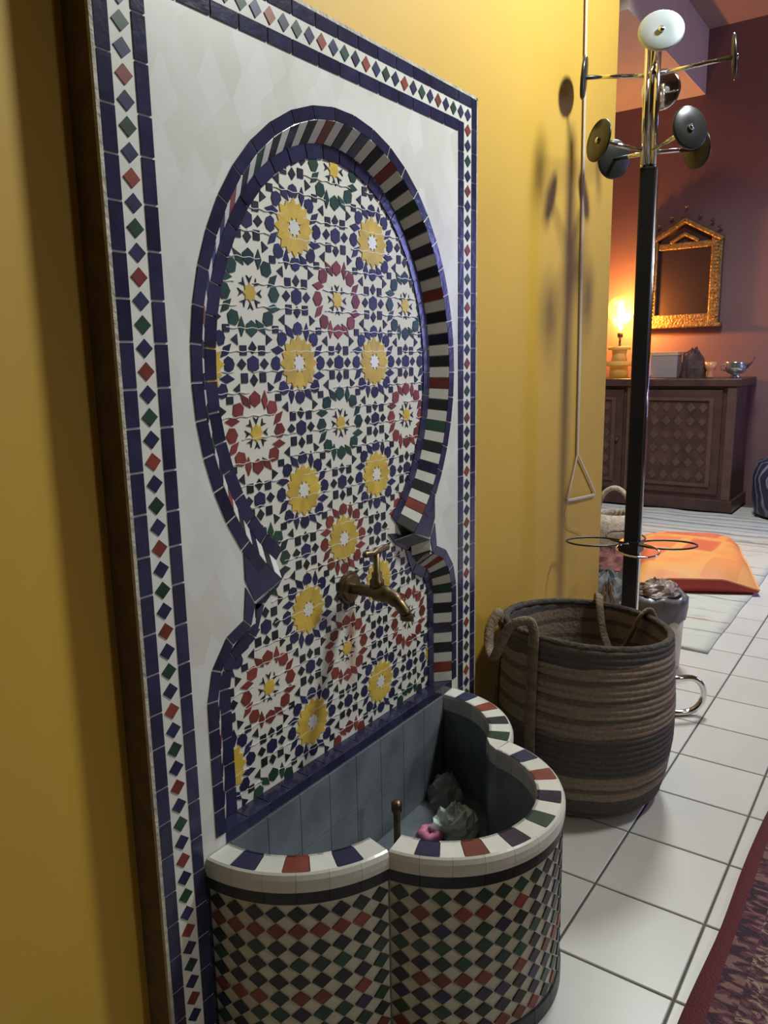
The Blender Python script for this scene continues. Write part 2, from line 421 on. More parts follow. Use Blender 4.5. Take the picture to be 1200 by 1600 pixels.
# niche back and sill
fpart('niche_back', MB().box(UC-.34, UC+.34, W+D+.0005, W+D+.003, ZB-.01, 1.37), M['field'])
n = 14
for k in range(n):
    x0 = UC-.322+.644*k/n; x1 = UC-.322+.644*(k+1)/n
    fpart('sill_tile', MB().box(x0+.0008, x1-.0008, W-.0015, W+D, ZB-.017, ZB), M['navy'])

# border: blue strip, diamonds on white, blue strip
def border_strip(p0, p1, wdt, nrm, step):
    n = max(1, round((Vector(p1)-Vector(p0)).length/step)); a0 = Vector(p0); a1 = Vector(p1); nn = Vector(nrm)
    cuts = [0]
    for k in range(1, n): cuts.append((k+random.uniform(-.08,.08))/n)
    cuts.append(1)
    for s, t in zip(cuts[:-1], cuts[1:]):
        a = a0.lerp(a1, s); b = a0.lerp(a1, t); d = (b-a).normalized()*0.0014
        q = MB().prism([((a+d).x,W,(a+d).y),((b-d).x,W,(b-d).y),((b-d+nn*wdt).x,W,(b-d+nn*wdt).y),((a+d+nn*wdt).x,W,(a+d+nn*wdt).y)], (0,-.0018,0))
        fpart('border_tile', q, M['navy'])
bw, dw = 0.0185, 0.0315; e = 0.004
i0 = e+bw+dw                      # inner strip offset
border_strip((U0+e, 0), (U0+e, ZT-e), bw, (1,0), 0.052)
border_strip((U0+i0, 0), (U0+i0, ZT-i0), bw, (1,0), 0.052)
border_strip((U1-e, 0), (U1-e, ZT-e), bw, (-1,0), 0.052)
border_strip((U1-i0, 0), (U1-i0, ZT-i0), bw, (-1,0), 0.052)
border_strip((U0+e+bw, ZT-e), (U1-e-bw, ZT-e), bw, (0,-1), 0.052)
border_strip((U0+i0+bw, ZT-i0), (U1-i0-bw, ZT-i0), bw, (0,-1), 0.052)
border_strip((U0+i0+bw+.001, 0), (U0+i0+bw+.001, 0.30), 0.016, (1,0), 0.052)
dh = 0.0272
dia = {}
def diamond_mesh(key, a, b):
    if key not in dia:
        q = MB().prism([(a,0,0),(0,0,b),(-a,0,0),(0,0,-b)], (0,-.0018,0)); dia[key] = q
    return dia[key]
seq = ['blue','red','blue','green']
dmesh = {}
def diamond(x, z, a, b, c):
    k = (round(a,4), round(b,4), c)
    if k not in dmesh:
        q = diamond_mesh((a,b), a, b); dmesh[k] = mesh('diamond_tile', q.v, q.f); dmesh[k].materials.append(M[c])
    o = obj('diamond_tile', dmesh[k], None, fountain, (x-FO.x, 0, z))
    o.rotation_euler = (random.uniform(-.01,.01), random.uniform(-.06,.06), random.uniform(-.01,.01))
zc = ZT-e-bw-dw/2
nV = int((zc-0.01)/dh)
for k in range(nV+1):
    for x in (U0+e+bw+dw/2, U1-e-bw-dw/2):
        diamond(x, zc-k*dh, 0.0118, 0.0112, seq[k % 4])
nH = round((U1-U0-2*(e+bw+dw/2))/dh)
for k in range(1, nH):
    x = U0+e+bw+dw/2 + (U1-U0-2*(e+bw+dw/2))*k/nH
    diamond(x, zc, 0.0112, 0.0118, seq[k % 4])
# white ground of the diamond band
for q in (MB().box(U0+e+bw, U0+i0, W-.0006, W+.001, 0, ZT-e-bw), MB().box(U1-i0, U1-e-bw, W-.0006, W+.001, 0, ZT-e-bw), MB().box(U0+i0, U1-i0, W-.0006, W+.001, ZT-i0, ZT-e-bw)):
    fpart('border_ground', q, M['white'])

# ---- mosaic rosettes on the niche back
YF = W+D+.0005-FO.y
UM, P_ = 1.010, 0.1975
def inside(x, z, slack=0.0):
    o = SPL+.012
    if z < ZB-.002 or z > 1.357-o: return False
    dx = abs(x-UC)
    if z > 0.72: return (dx/(0.313-o))**2+((z-0.985)/(0.372-o))**2 < 1
    if z > 0.66: return dx < 0.145
    if z > 0.535: return dx < 0.24-o or ((dx-0.24+o)/0.082)**2+((z-0.535)/0.085)**2 < 1
    return dx < 0.322-o
tcache = {}
def piece(kind, pts, col, site, rot, flat_name):
    key = (kind, col, rot if kind.startswith('hex') else 0)
    if key not in tcache:
        q = MB().prism([(x,0,y) for x, y in pts], (0,-.0012,0)); me = mesh(flat_name, q.v, q.f); me.materials.append(M[col]); tcache[key] = me
    # centre of the piece for the inside test
    cx = sum(p[0] for p in pts)/len(pts); cy = sum(p[1] for p in pts)/len(pts)
    ca, sa = math.cos(rot), math.sin(rot)
    wx = site[0]+cx*ca-cy*sa; wz = site[1]+cx*sa+cy*ca
    if not inside(wx, wz): return
    o = obj(flat_name, tcache[key], None, fountain, (site[0]-FO.x, YF, site[1]))
    o.rotation_euler = (0, -rot, 0)
def pol(r, a): a = math.radians(a); return (r*math.cos(a), r*math.sin(a))
A_star = [pol(0.0135 if k % 2 == 0 else 0.0095, k*22.5) for k in range(16)]
Y_pet = [pol(0.0160,-22.3), pol(0.0110,-9), pol(0.0140,0), pol(0.0110,9), pol(0.0160,22.3), pol(0.0400,22.3), pol(0.0340,11.5), pol(0.0435,0), pol(0.0340,-11.5), pol(0.0400,-22.3)]
W_pet = [(0.0430,-.0070), (0.0500,-.0114), (0.0585,-.0074), (0.0620,0), (0.0585,.0074), (0.0500,.0114), (0.0430,.0070)]
N_pet = [(0.0375,-0.0052), (0.0520,-0.0066), (0.0640,0.0044), (0.0490,0.0060)]
B_star = [pol(0.0135 if k % 2 == 0 else 0.0100, k*22.5) for k in range(16)]
B_dart = [(0.0130,0.0), (0.0235,0.0056), (0.0195,0.0), (0.0235,-0.0056)]
BW_pet = [(0.0375,0), (0.0435,.0102), (0.0535,.0108), (0.0610,0), (0.0535,-.0108), (0.0435,-.0102)]
C_hex = [(-.0108,-.0068),(-.0108,.0068),(0,.0122),(.0108,.0068),(.0108,-.0068),(0,-.0122)]
C_dia = [(0.0140,0),(0.0228,0.0080),(0.0318,0),(0.0228,-0.0080)]
C_bar = [(0.0122,0.0125),(0.0250,0.0125),(0.0250,0.0262),(0.0122,0.0262)]
C_tri = [(0.0285,0.0265),(0.0415,0.0345),(0.0295,0.0420)]
D_sq = [(-.0062,-.0052),(.0062,-.0052),(.0062,.0052),(-.0062,.0052)]
R45 = PI/4
def site_A(s, petal='blue', pet2='blue'):
    piece('A_star', A_star, 'white', s, 0, 'rosette_star')
    for k in range(8):
        piece('Y_pet', Y_pet, 'yellow', s, k*R45, 'yellow_petal_tile')
        piece('W_pet', W_pet, petal, s, k*R45, 'wide_petal_tile')
        piece('N_pet', N_pet, pet2, s, (k+.5)*R45, 'narrow_petal_tile')
def site_B(s, c):
    piece('B_star', B_star, 'yellow', s, 0, 'rosette_star')
    for k in range(8):
        piece('B_dart', B_dart, 'black', s, k*R45, 'dart_tile')
        piece('BW_pet', BW_pet, c, s, k*R45, 'wide_petal_tile')
        piece('N_pet2', N_pet, c, s, (k+.5)*R45, 'narrow_petal_tile')
def site_C(s, c='blue'):
    piece('hexC', C_hex, c, s, 0, 'hexagon_tile')
    for k in range(4): piece('C_dia', C_dia, 'black', s, k*PI/2, 'small_diamond_tile')
    for sx in (1, -1):
        for sz in (1, -1):
            piece('C_bar%d%d' % (sx, sz), [(x*sx, y*sz) for x, y in C_bar], 'black', s, 0, 'bar_tile')
            piece('C_tri%d%d' % (sx, sz), [(x*sx, y*sz) for x, y in C_tri], 'black', s, 0, 'corner_tile')
bcol = {(0,3):'green',(-1,1):'green',(0,1):'red',(1,1):'green',(-1,-1):'red',(0,-1):'green',(1,-1):'red',(-1,-3):'green',(1,-3):'red',
        (-1,-5):'red',(0,-5):'red',(1,-5):'red',(-1,-7):'green',(0,-7):'red',(1,-7):'green'}
for j in range(-8, 5):
    z = 1.0 + j*P_/2
    for i in range(-5, 6):
        x = UM + i*P_/2
        if j % 2 == 0 and i % 2 != 0: site_A((x, z))
        elif j % 2 != 0 and i % 2 == 0:
            if (i//2, j) == (0,-3): site_A((x, z), 'red', 'red')
            else: site_B((x, z), bcol.get((i//2, j), 'green'))
        elif (i+j) % 2 == 0: site_C((x, z))
        # small squares halfway between neighbouring rosettes
    for i in range(-5, 6):
        x = UM + (i+.5)*P_/2
        piece('D_sq', D_sq, 'black', (x, z+P_/4), R45*0, 'square_tile')

# thin pale joints running across the mosaic, jagged where they follow the pieces
z = ZB+.022; jall = MB()
while z < 1.30:
    xs = [UC-.32+.64*k/160 for k in range(161)]; run = []
    ph = random.uniform(0, 6); j = MB(); prev = None
    for x in xs:
        zz = z+.0022*(2*abs(((x-UM)/(P_/8)+ph) % 1-.5)-.5)
        ok = inside(x, zz)
        if ok and prev and (int((x+ph*.1)*26) % 4 != 0):
            a, b = prev, (x, zz)
            j.add([(a[0],W+D+.0002,a[1]-.0005),(b[0],W+D+.0002,b[1]-.0005),(b[0],W+D+.0002,b[1]+.0005),(a[0],W+D+.0002,a[1]+.0005),
                   (a[0],W+D-.0009,a[1]-.0005),(b[0],W+D-.0009,b[1]-.0005),(b[0],W+D-.0009,b[1]+.0005),(a[0],W+D-.0009,a[1]+.0005)],
                  [(4,5,6,7),(0,1,5,4),(2,3,7,6),(3,0,4,7),(1,2,6,5)])
        prev = (x, zz) if ok else None
    jall.add(j.v, j.f)
    z += random.uniform(.027,.036)
o = fpart('mosaic_joints', jall, M['white']); o['kind'] = 'stuff'

# ---- basin
ZR = 0.32; RW = 0.042
def cc(c1, r1, c2, r2):
    d = math.dist(c1, c2); a = (r1*r1-r2*r2+d*d)/(2*d); h = math.sqrt(r1*r1-a*a)
    mx = c1[0]+a*(c2[0]-c1[0])/d; my = c1[1]+a*(c2[1]-c1[1])/d
    o = [(mx+s*h*(c2[1]-c1[1])/d, my-s*h*(c2[0]-c1[0])/d) for s in (1,-1)]
    return min(o, key=lambda p: p[1])
CL, RL, CC, RC, CR, RR = (0.850,0.770), 0.208, (0.990,0.595), 0.194, (1.135,0.757), 0.195
cuL = cc(CL, RL, CC, RC); cuR = cc(CC, RC, CR, RR)
ang = lambda c, p: math.degrees(math.atan2(p[1]-c[1], p[0]-c[0])) % 360
lobes = [(CL, RL, 179.5, ang(CL, cuL)), (CC, RC, ang(CC, cuL), ang(CC, cuR)), (CR, RR, ang(CR, cuR), 365)]
def lobe_pt(l, a, inset): 
    c, r = l[0], l[1]-inset; a = math.radians(a); return Vector((c[0]+r*math.cos(a), c[1]+r*math.sin(a)))
body = MB()
outer = []; inner = []
for li, l in enumerate(lobes):
    n = 26 if li == 1 else 14
    for k in range(n+1):
        a = l[2]+(l[3]-l[2])*k/n
        outer.append(lobe_pt(l, a, .004)); inner.append((lobe_pt(l, a, RW), li, k == n))
for a, b in zip(outer[:-1], outer[1:]):
    if (a-b).length > 1e-5: body.add([(a.x,a.y,0),(b.x,b.y,0),(b.x,b.y,ZR-.004),(a.x,a.y,ZR-.004)], [(0,1,2,3)])
ip = [p for p, _, _ in inner]
for i in range(len(ip)-1):
    body.add([(outer[i].x,outer[i].y,ZR-.004),(outer[i+1].x,outer[i+1].y,ZR-.004),(ip[i+1].x,ip[i+1].y,ZR-.004),(ip[i].x,ip[i].y,ZR-.004)], [(0,1,2,3)]) if not (inner[i][2] and inner[i][1] == 0) else None
basin = fpart('basin', body, M['mortar'])
# inner walls, floor and back
inn = MB(); FZ = 0.12; lipb = MB()
loop = []
for i, p in enumerate(ip):
    loop.append(p)
    if inner[i][2] and inner[i][1] == 0:
        c = Vector(cuL); d = (Vector(CC)+Vector(CL))/2-c; loop.append(c+d.normalized()*0.012)
for a, b in zip(loop[:-1], loop[1:]):
    inn.add([(a.x,a.y,FZ),(b.x,b.y,FZ),(b.x,b.y,ZR-.03),(a.x,a.y,ZR-.03)], [(0,1,2,3)])
fl = [(p.x,p.y,FZ) for p in loop] + [(loop[-1].x,W-.002,FZ),(loop[0].x,W-.002,FZ)]
inn.add(fl, [tuple(range(len(fl)))])
inn.add([(loop[0].x,W-.002,FZ),(loop[-1].x,W-.002,FZ),(loop[-1].x,W-.002,ZR),(loop[0].x,W-.002,ZR)], [(0,1,2,3)])
fpart('basin_lining', inn, M['concrete'])
# tiles of the back wall inside the basin
nb = 8
for r in range(2):
    for k in range(nb):
        x0 = loop[0].x+.004+(loop[-1].x-loop[0].x-.008)*k/nb; x1 = loop[0].x+.004+(loop[-1].x-loop[0].x-.008)*(k+1)/nb
        fpart('lining_tile', MB().box(x0+.0006, x1-.0006, W-.0045, W-.002, ZR-.1*(r+1)+.0006, ZR-.1*r-.0006), M['concrete'])
rimcols = [['white','blue','white','red','white','blue','white'],
           ['white','blue','white','red','white','navy','white','green','white','navy','white','red','white','blue','white'],
           ['green','white','black','white','red','white','blue','white']]
for li, l in enumerate(lobes):
    cs = rimcols[li]; n = len(cs); da = (l[3]-l[2])/n; g = math.degrees(.0007/l[1])
    for k, c in enumerate(cs):
        a0, a1 = l[2]+da*k+g, l[2]+da*(k+1)-g; m_ = 3
        pts = [lobe_pt(l, a0+(a1-a0)*q/m_, 0.004) for q in range(m_+1)] + [lobe_pt(l, a1+(a0-a1)*q/m_, RW) for q in range(m_+1)]
        fpart('rim_tile', MB().prism([(p.x,p.y,ZR-.004) for p in pts], (0,0,.0045)), M[c])
    # rounded pale edge, navy band, plinth: each in short tiles
    L = math.radians(l[3]-l[2])*l[1]; nt_ = max(3, round(L/0.045))
    for k in range(nt_):
        a0 = l[2]+(l[3]-l[2])*k/nt_; a1 = l[2]+(l[3]-l[2])*(k+1)/nt_
        def band(name, prof, m, gg=.0005):
            q = MB(); g2 = math.degrees(gg/l[1]); n2 = 4; v = []; f = []
            for s in range(n2+1):
                a = a0+g2+(a1-a0-2*g2)*s/n2
                for ins, z in prof:
                    p = lobe_pt(l, a, ins); v.append((p.x,p.y,z))
            w_ = len(prof)
            for s in range(n2):
                for t in range(w_): f.append((s*w_+t, s*w_+(t+1) % w_, (s+1)*w_+(t+1) % w_, (s+1)*w_+t))
            f += [tuple(range(w_)), tuple(n2*w_+t for t in range(w_-1,-1,-1))]
            return fpart(name, q.add(v, f), m)
        band('rim_edge_tile', [(.006,.2935),(-.002,.2935),(-.003,.302),(-.0025,.312),(.0005,.3185),(.0038,.3205),(.006,.32)], M['rimedge'], .0002)
        band('navy_band_tile', [(.006,.2735),(.0005,.2735),(.0005,.2925),(.006,.2925)], M['black'], .0003)
        band('plinth_tile', [(.006,.0),(-.002,.0),(-.002,.028),(.006,.028)], M['black'])
        band('inner_lip_tile', [(RW-.002,.288),(RW+.0015,.288),(RW+.002,.315),(RW,.3205),(RW-.004,.3205)], M['lip'])
# wedge of white at the far cusp
p1 = lobe_pt(lobes[1], lobes[1][3], RW); p2 = lobe_pt(lobes[2], lobes[2][2], RW); p0 = Vector(cuR)+(Vector((0.99,0.7))-Vector(cuR)).normalized()*.004
pm = (p1+p2)/2+(Vector((0.99,0.75))-(p1+p2)/2).normalized()*0.004
fpart('rim_tile', MB().prism([(p.x,p.y,ZR-.004) for p in (p0,p1,pm,p2)], (0,0,.0045)), M['white'])
fpart('inner_lip_tile', MB().prism([(p.x,p.y,.288) for p in (p0,p1,pm,p2)], (0,0,.027)), M['lip'])
fpart('basin_lining', MB().prism([(p.x,p.y,FZ) for p in (p0,p1,pm,p2)], (0,0,.168)), M['concrete'])
# diamonds of the basin face
rowc = [['black','green','black'],['red','red','red','black'],['blue','green','black','black'],['green','black','green'],['black','black','green'],['red','red','black'],['blue','black','green'],['black','black','green'],['red','black','red']]
hid = MB(); bd = {}
ground = MB()
for li, l in enumerate(lobes):
    L = math.radians(l[3]-l[2])*l[1]; n = round(L/0.0315); pitch = L/n
    for k in range(n):
        a = l[2]+(l[3]-l[2])*(k+.5)/n; p = lobe_pt(l, a, .002); ar = math.radians(a)
        nx = Vector((math.cos(ar), math.sin(ar), 0)); tx = Vector((-math.sin(ar), math.cos(ar), 0))
        for r in range(9):
            z = 0.2575-r*0.0268
            if z < 0.042: continue
            vis = li < 2 and a < 345
            c = random.choice(rowc[r]) if li < 2 else random.choice(rowc[r])
            if vis:
                key = (li, c)
                if key not in bd:
                    hw = pitch*0.46; q = MB().prism([(0,hw,0),(0,0,.0125),(0,-hw,0),(0,0,-.0125)], (.0016,0,0)); bd[key] = mesh('face_diamond_tile', q.v, q.f); bd[key].materials.append(M[c])
                o = obj('face_diamond_tile', bd[key], None, fountain, Vector((p.x,p.y,z))-FO)
                o.rotation_euler = (random.uniform(-.06,.06), random.uniform(-.015,.015), ar+random.uniform(-.015,.015))
            else:
                hw = pitch*.46
                q = [Vector((p.x,p.y,z))+tx*hw, Vector((p.x,p.y,z+.0125)), Vector((p.x,p.y,z))-tx*hw, Vector((p.x,p.y,z-.0125))]
                hid.prism(q, nx*.0016)
    n = 40
    for k in range(n):
        a = lobe_pt(l, l[2]+(l[3]-l[2])*k/n, .0025); b = lobe_pt(l, l[2]+(l[3]-l[2])*(k+1)/n, .0025)
        ground.add([(a.x,a.y,.028),(b.x,b.y,.028),(b.x,b.y,.2735),(a.x,a.y,.2735)], [(0,1,2,3)])
fpart('basin_face', ground, M['cream_tile'])
o = fpart('face_diamond_tiles_beyond', hid, M['black']); o['kind'] = 'stuff'

# ---- brass tap
TP = Vector((1.018, W+D, 0.615))
tp = Vector(TP-FO)
tap = MB().lathe([(0.0,0),(0.0,0)], 8)
tapb = MB()
tapb.tube(smooth_path([(0,0.0,0),(0,-.03,0),(0,-.06,.001),(0,-.085,-.001),(0,-.105,-.010),(0,-.122,-.028)], 6),
          [.010]*6+[.0105]*6+[.0145]*6+[.0125]*6+[.010]*6+[.0095], 14)
tapo = tapb.build('tap', M['brass'], fountain, tp, True); tapo['label'] = 'old brass tap with T handle'
fl_ = MB()
for k, (y0, y1, r) in enumerate(((-.001,-.006,.030),(-.006,-.010,.024))):
    fl_.add([(r*math.cos(2*PI*i/28), y0, r*math.sin(2*PI*i/28)) for i in range(28)]+[(r*.93*math.cos(2*PI*i/28), y1, r*.93*math.sin(2*PI*i/28)) for i in range(28)],
            [tuple(range(28)), tuple(range(55,27,-1))]+[(i,(i+1)%28,28+(i+1)%28,28+i) for i in range(28)])
fl_.build('flange', M['brass'], tapo, None, False)
MB().lathe([(.0125,0),(.0125,.012),(.009,.016),(.009,.026),(.0055,.028),(.0055,.062)], 16, (0,-.062,.010)).build('valve_stem', M['brass'], tapo, None, True)
MB().tube([(-.036,-.062,.073),(-.031,-.062,.0735),(-.009,-.062,.071),(0,-.062,.073),(.009,-.062,.071),(.031,-.062,.0735),(.036,-.062,.073)], [.003,.0058,.0042,.0065,.0042,.0058,.003], 12).build('handle', M['brass'], tapo, None, True)
MB().lathe([(.0115,0),(.0115,.008)], 16, (0,-.122,-.036)).build('spout_ring', M['brass'], tapo, None, False)
# stub pipe in the basin
pp = MB().lathe([(.011,0),(.011,.004),(.006,.006),(.006,.115),(.0095,.117),(.0095,.132),(.005,.136)], 16)
po = obj('overflow_pipe', mesh('overflow_pipe', pp.v, pp.f, True), M['brass'], fountain, Vector((0.995,.690,FZ))-FO)

# ------------------------------------------------------------------ things lying in the basin
M['pink'] = mat('pink_soap', (0.62,0.20,0.32), 0.5, noise_amt=0.2, noise_scale=60)
M['tissue'] = mat('mint_white_tissue', (0.70,0.80,0.76), 0.6, noise_amt=0.1, noise_scale=60)
M['film'] = mat('clear_film', (0.55,0.58,0.55), 0.15, alpha=0.35)
def crumple(name, loc, r, h, m, seed, amp=0.35, n=18, sx=1, sy=1):
    mb = MB(); v = []; f = []; rows = 9
    for j in range(rows+1):
        t = j/rows; ph = t*PI/2
        for k in range(n):
            a = 2*PI*k/n; d = noise.noise(Vector((math.cos(a)*1.9+seed, math.sin(a)*1.9, t*2.6)))
            d2 = noise.noise(Vector((math.cos(a)*5+seed, math.sin(a)*5, t*6+3)))
            q = 1+amp*d+amp*.5*d2
            v.append((sx*r*q*math.cos(ph)*math.cos(a), sy*r*q*math.cos(ph)*math.sin(a), max(0.0, h*math.sin(ph)*(1+amp*d2+.5*amp*d))))
    for j in range(rows):
        for k in range(n): f.append((j*n+k, j*n+(k+1) % n, (j+1)*n+(k+1) % n, (j+1)*n+k))
    f.append(tuple(range(n-1,-1,-1))); f.append(tuple(rows*n+k for k in range(n)))
    return mb.add(v, f).build(name, m, None, loc)
ring = MB(); v = []; f = []
for k in range(28):
    a = 2*PI*k/28; rr = .0155+.0022*math.sin(6*a)
    for j in range(10):
        b = 2*PI*j/10; v.append(((rr+.0105*math.cos(b))*math.cos(a), (rr+.0105*math.cos(b))*math.sin(a), .010+.010*math.sin(b)))
for k in range(28):
    for j in range(10): f.append((k*10+j, ((k+1)%28)*10+j, ((k+1)%28)*10+(j+1)%10, k*10+(j+1)%10))
o = ring.add(v, f).build('soap_ring', M['pink'], None, (1.105,.690,FZ+.001), True); tag(o, 'small pink ring lying in the fountain basin', 'ring')
o = crumple('crumpled_tissue', (1.150,.662,FZ+.001), .042, .05, M['tissue'], 3.3, .42); tag(o, 'crumpled mint white tissue in the fountain basin', 'tissue')
o = crumple('plastic_film', (1.225,.730,FZ+.001), .034, .055, M['film'], 8.1, .4); tag(o, 'crumpled clear plastic film in the fountain basin', 'plastic')

# ------------------------------------------------------------------ big striped basket
def stripe_mat():
    m = mat('woven_jute_stripes', (0.2,0.15,0.1), 0.9)
    nt = m.node_tree; b = nt.nodes['Principled BSDF']
    tc = nt.nodes.new('ShaderNodeTexCoord'); sp = nt.nodes.new('ShaderNodeSeparateXYZ'); nt.links.new(tc.outputs['Object'], sp.inputs[0])
    n = nt.nodes.new('ShaderNodeTexNoise'); n.inputs['Scale'].default_value = 9; nt.links.new(tc.outputs['Object'], n.inputs['Vector'])
    ad = nt.nodes.new('ShaderNodeMath'); ad.operation = 'MULTIPLY_ADD'; ad.inputs[1].default_value = .02
    nt.links.new(n.outputs['Fac'], ad.inputs[0]); nt.links.new(sp.outputs[2], ad.inputs[2])
    mr = nt.nodes.new('ShaderNodeMapRange'); mr.inputs[2].default_value = 0.43; nt.links.new(ad.outputs[0], mr.inputs[0])
    cr = nt.nodes.new('ShaderNodeValToRGB'); cr.color_ramp.interpolation = 'CONSTANT'
    dark = (0.085,0.078,0.070,1); tan = (0.26,0.20,0.135,1); br = (0.135,0.105,0.078,1)
    stops = [(0,tan),(0.045,dark),(0.17,tan),(0.215,br),(0.24,tan),(0.305,dark),(0.505,br),(0.525,tan),(0.605,br),(0.63,tan),(0.70,br),(0.73,tan),(0.80,br),(0.825,tan),(0.885,dark),(0.96,br)]
    els = cr.color_ramp.elements; els[0].position = 0; els[0].color = stops[0][1]; els[1].position = stops[1][0]; els[1].color = stops[1][1]
    for p, c in stops[2:]: e_ = els.new(p); e_.color = c
    nt.links.new(mr.outputs[0], cr.inputs[0])
    n2 = nt.nodes.new('ShaderNodeTexNoise'); n2.inputs['Scale'].default_value = 130; n2.inputs['Detail'].default_value = 3; nt.links.new(tc.outputs['Object'], n2.inputs['Vector'])
    mx = nt.nodes.new('ShaderNodeMix'); mx.data_type = 'RGBA'; mx.blend_type = 'OVERLAY'; mx.inputs[0].default_value = 0.65
    nt.links.new(cr.outputs[0], mx.inputs[6]); nt.links.new(n2.outputs['Color'], mx.inputs[7])
    hs = nt.nodes.new('ShaderNodeHueSaturation'); hs.inputs['Saturation'].default_value = 0.85; nt.links.new(mx.outputs[2], hs.inputs['Color'])
    nt.links.new(hs.outputs[0], b.inputs['Base Color'])
    bp = nt.nodes.new('ShaderNodeBump'); bp.inputs['Strength'].default_value = .6; bp.inputs['Distance'].default_value = .004
    nt.links.new(n2.outputs['Fac'], bp.inputs['Height']); nt.links.new(bp.outputs[0], b.inputs['Normal'])
    return m
M['jute'] = stripe_mat()
M['jute_tan'] = mat('tan_jute_strap', (0.235,0.175,0.11), 0.9, noise_amt=0.4, noise_scale=70, bump=0.6, bump_scale=180)
M['jute_dark'] = mat('dark_jute_braid', (0.075,0.062,0.048), 0.9, noise_amt=0.5, noise_scale=80, bump=0.6, bump_scale=180)
bk = empty('woven_basket', (1.650, 0.602, 0.0))
tag(bk, 'large striped jute basket with strap handles beside the fountain', 'basket')
BH = 0.40
def br_(z):
    pr = [(0,.146),(.03,.174),(.08,.187),(.16,.198),(.24,.200),(.32,.196),(.40,.192)]
    for (a, ra), (b, rb) in zip(pr[:-1], pr[1:]):
        if z <= b: return ra+(rb-ra)*(z-a)/(b-a)
    return pr[-1][1]
def bpt(az, z, off=0.0):
    a = math.radians(az); r = br_(z)+off
    wob = 1+.025*math.sin(2*a+.6)*z/BH+.012*math.sin(3*a+1)
    top = .018*math.cos(a-math.radians(160))*(z/BH)**2      # rim sags a little on one side
    x = (r*1.05+.0)*wob*math.cos(a); y = r*wob*math.sin(a)
    return Vector((x, min(y, WY-bk.location.y-.004), z+top))
shell = MB(); rows = 30; n = 72; v = []; f = []
prof = []
for j in range(rows*4+1): z = BH*j/(rows*4); prof.append((z, 0.0035*abs(math.sin(PI*j/4))))
for j in range(rows*4, -1, -4): prof.append((max(.012, BH*j/(rows*4)), -.012))
for z, off in prof:
    for k in range(n):
        v.append(bpt(360*k/n, z, off))
for j in range(len(prof)-1):
    for k in range(n): f.append((j*n+k, j*n+(k+1) % n, (j+1)*n+(k+1) % n, (j+1)*n+k))
f.append(tuple(range(n-1,-1,-1))); f.append(tuple((len(prof)-1)*n+k for k in range(n)))
shell.add(v, f).build('basket_body', M['jute'], bk, None, True)
rim = MB()
rim.tube([bpt(360*k/96, BH, -.006+.0007*math.sin(k*PI/2)) for k in range(96)], .0085, 8, True)
rim.build('rim_braid', M['jute_dark'], bk, None, True)
# outside handle: two straps sewn on the body and a loop folded over
def strap(name, pts, wdt, up0, nn=6, flat=.28):
    return MB().tube(smooth_path(pts, nn), wdt, 10, False, flat, up0).build(name, M['jute_tan'], bk, None, True)
for az in (168, 126):
    a = math.radians(az)
    strap('handle_strap', [bpt(az, z, .006) for z in (.10,.16,.22,.28,.34,.385,.40)], .014, (math.cos(a), math.sin(a), 0), 4, .3)
strap('handle_loop', [bpt(168,.385,.006), bpt(168,.415,.006), bpt(165,.435,.012), bpt(159,.425,.040), bpt(153,.375,.050), bpt(147,.345,.046), bpt(140,.355,.044), bpt(133,.390,.036), bpt(128,.418,.012), bpt(126,.390,.006)], .0115, (-1,0,.3), 6, .65)
strap('handle_loop', [bpt(14,.40,.008), bpt(13,.425,-.004), bpt(11,.40,-.028), bpt(7,.33,-.034), bpt(-1,.285,-.040), bpt(-7,.283,-.042), bpt(-17,.33,-.036), bpt(-27,.40,-.028), bpt(-29,.418,-.006), bpt(-30,.39,.009)], .0125, (1,0,0), 6, .4)

# ------------------------------------------------------------------ coat stand
cs = empty('coat_stand', (2.03, 0.626, 0)); tag(cs, 'black and chrome coat stand with disc ended arms behind the basket', 'coat stand')
bevel(MB().box(-.019,.019,-.019,.019,.05,1.455).build('pole', M['blackmetal'], cs), .003); cs.children[0].rotation_euler.z = math.radians(17)
a = math.radians(17-90)
MB().lathe([(.0045,.06),(.0045,1.455)], 10, (.0215*math.cos(a), .0215*math.sin(a), 0)).build('edge_strip', M['chrome'], cs, None, True)
hd = MB().lathe([(.016,1.455),(.016,1.735),(.013,1.742),(0.004,1.745)], 20)
hd.build('chrome_head', M['chrome'], cs, None, True)
for k in range(4):
    a = math.radians(17+45+90*k)
    MB().lathe([(.0075,1.46),(.0075,1.735)], 10, (.0165*math.cos(a), .0165*math.sin(a), 0)).build('chrome_rod', M['chrome'], cs, None, True)
camdir = math.degrees(math.atan2(-.626, -2.03))
def arm(az, z0, z1, r, rd, m, tilt=0.0):
    a = math.radians(az); d = Vector((math.cos(a), math.sin(a), 0)); tip = d*r+Vector((0,0,z1))
    ao = MB().tube([d*.01+Vector((0,0,z0)), tip], .0052, 10).build('arm', M['chrome'], cs, None, True)
    ax = (tip-(d*.01+Vector((0,0,z0)))).normalized(); ax = (ax+Vector((0,0,tilt))).normalized()
    q = ax.to_track_quat('Z', 'Y').to_matrix()
    prof = [(0.0,-.004),(rd*.9,-.003),(rd,0),(rd,.003),(rd*.93,.0055),(rd*.3,.0045),(.0,.0045)]
    mb = MB().lathe(prof, 30, cap=False); mb.v = [tuple(q @ Vector(p)+tip) for p in mb.v]
    do = mb.build('hook_disc', m, cs, None, True)
    mb = MB().lathe([(.0,.003),(.007,.004),(.007,.009),(.0,.011)], 14, cap=False); mb.v = [tuple(q @ Vector(p)+tip) for p in mb.v]
    mb.build('disc_screw', M['chrome'], do, None, True)
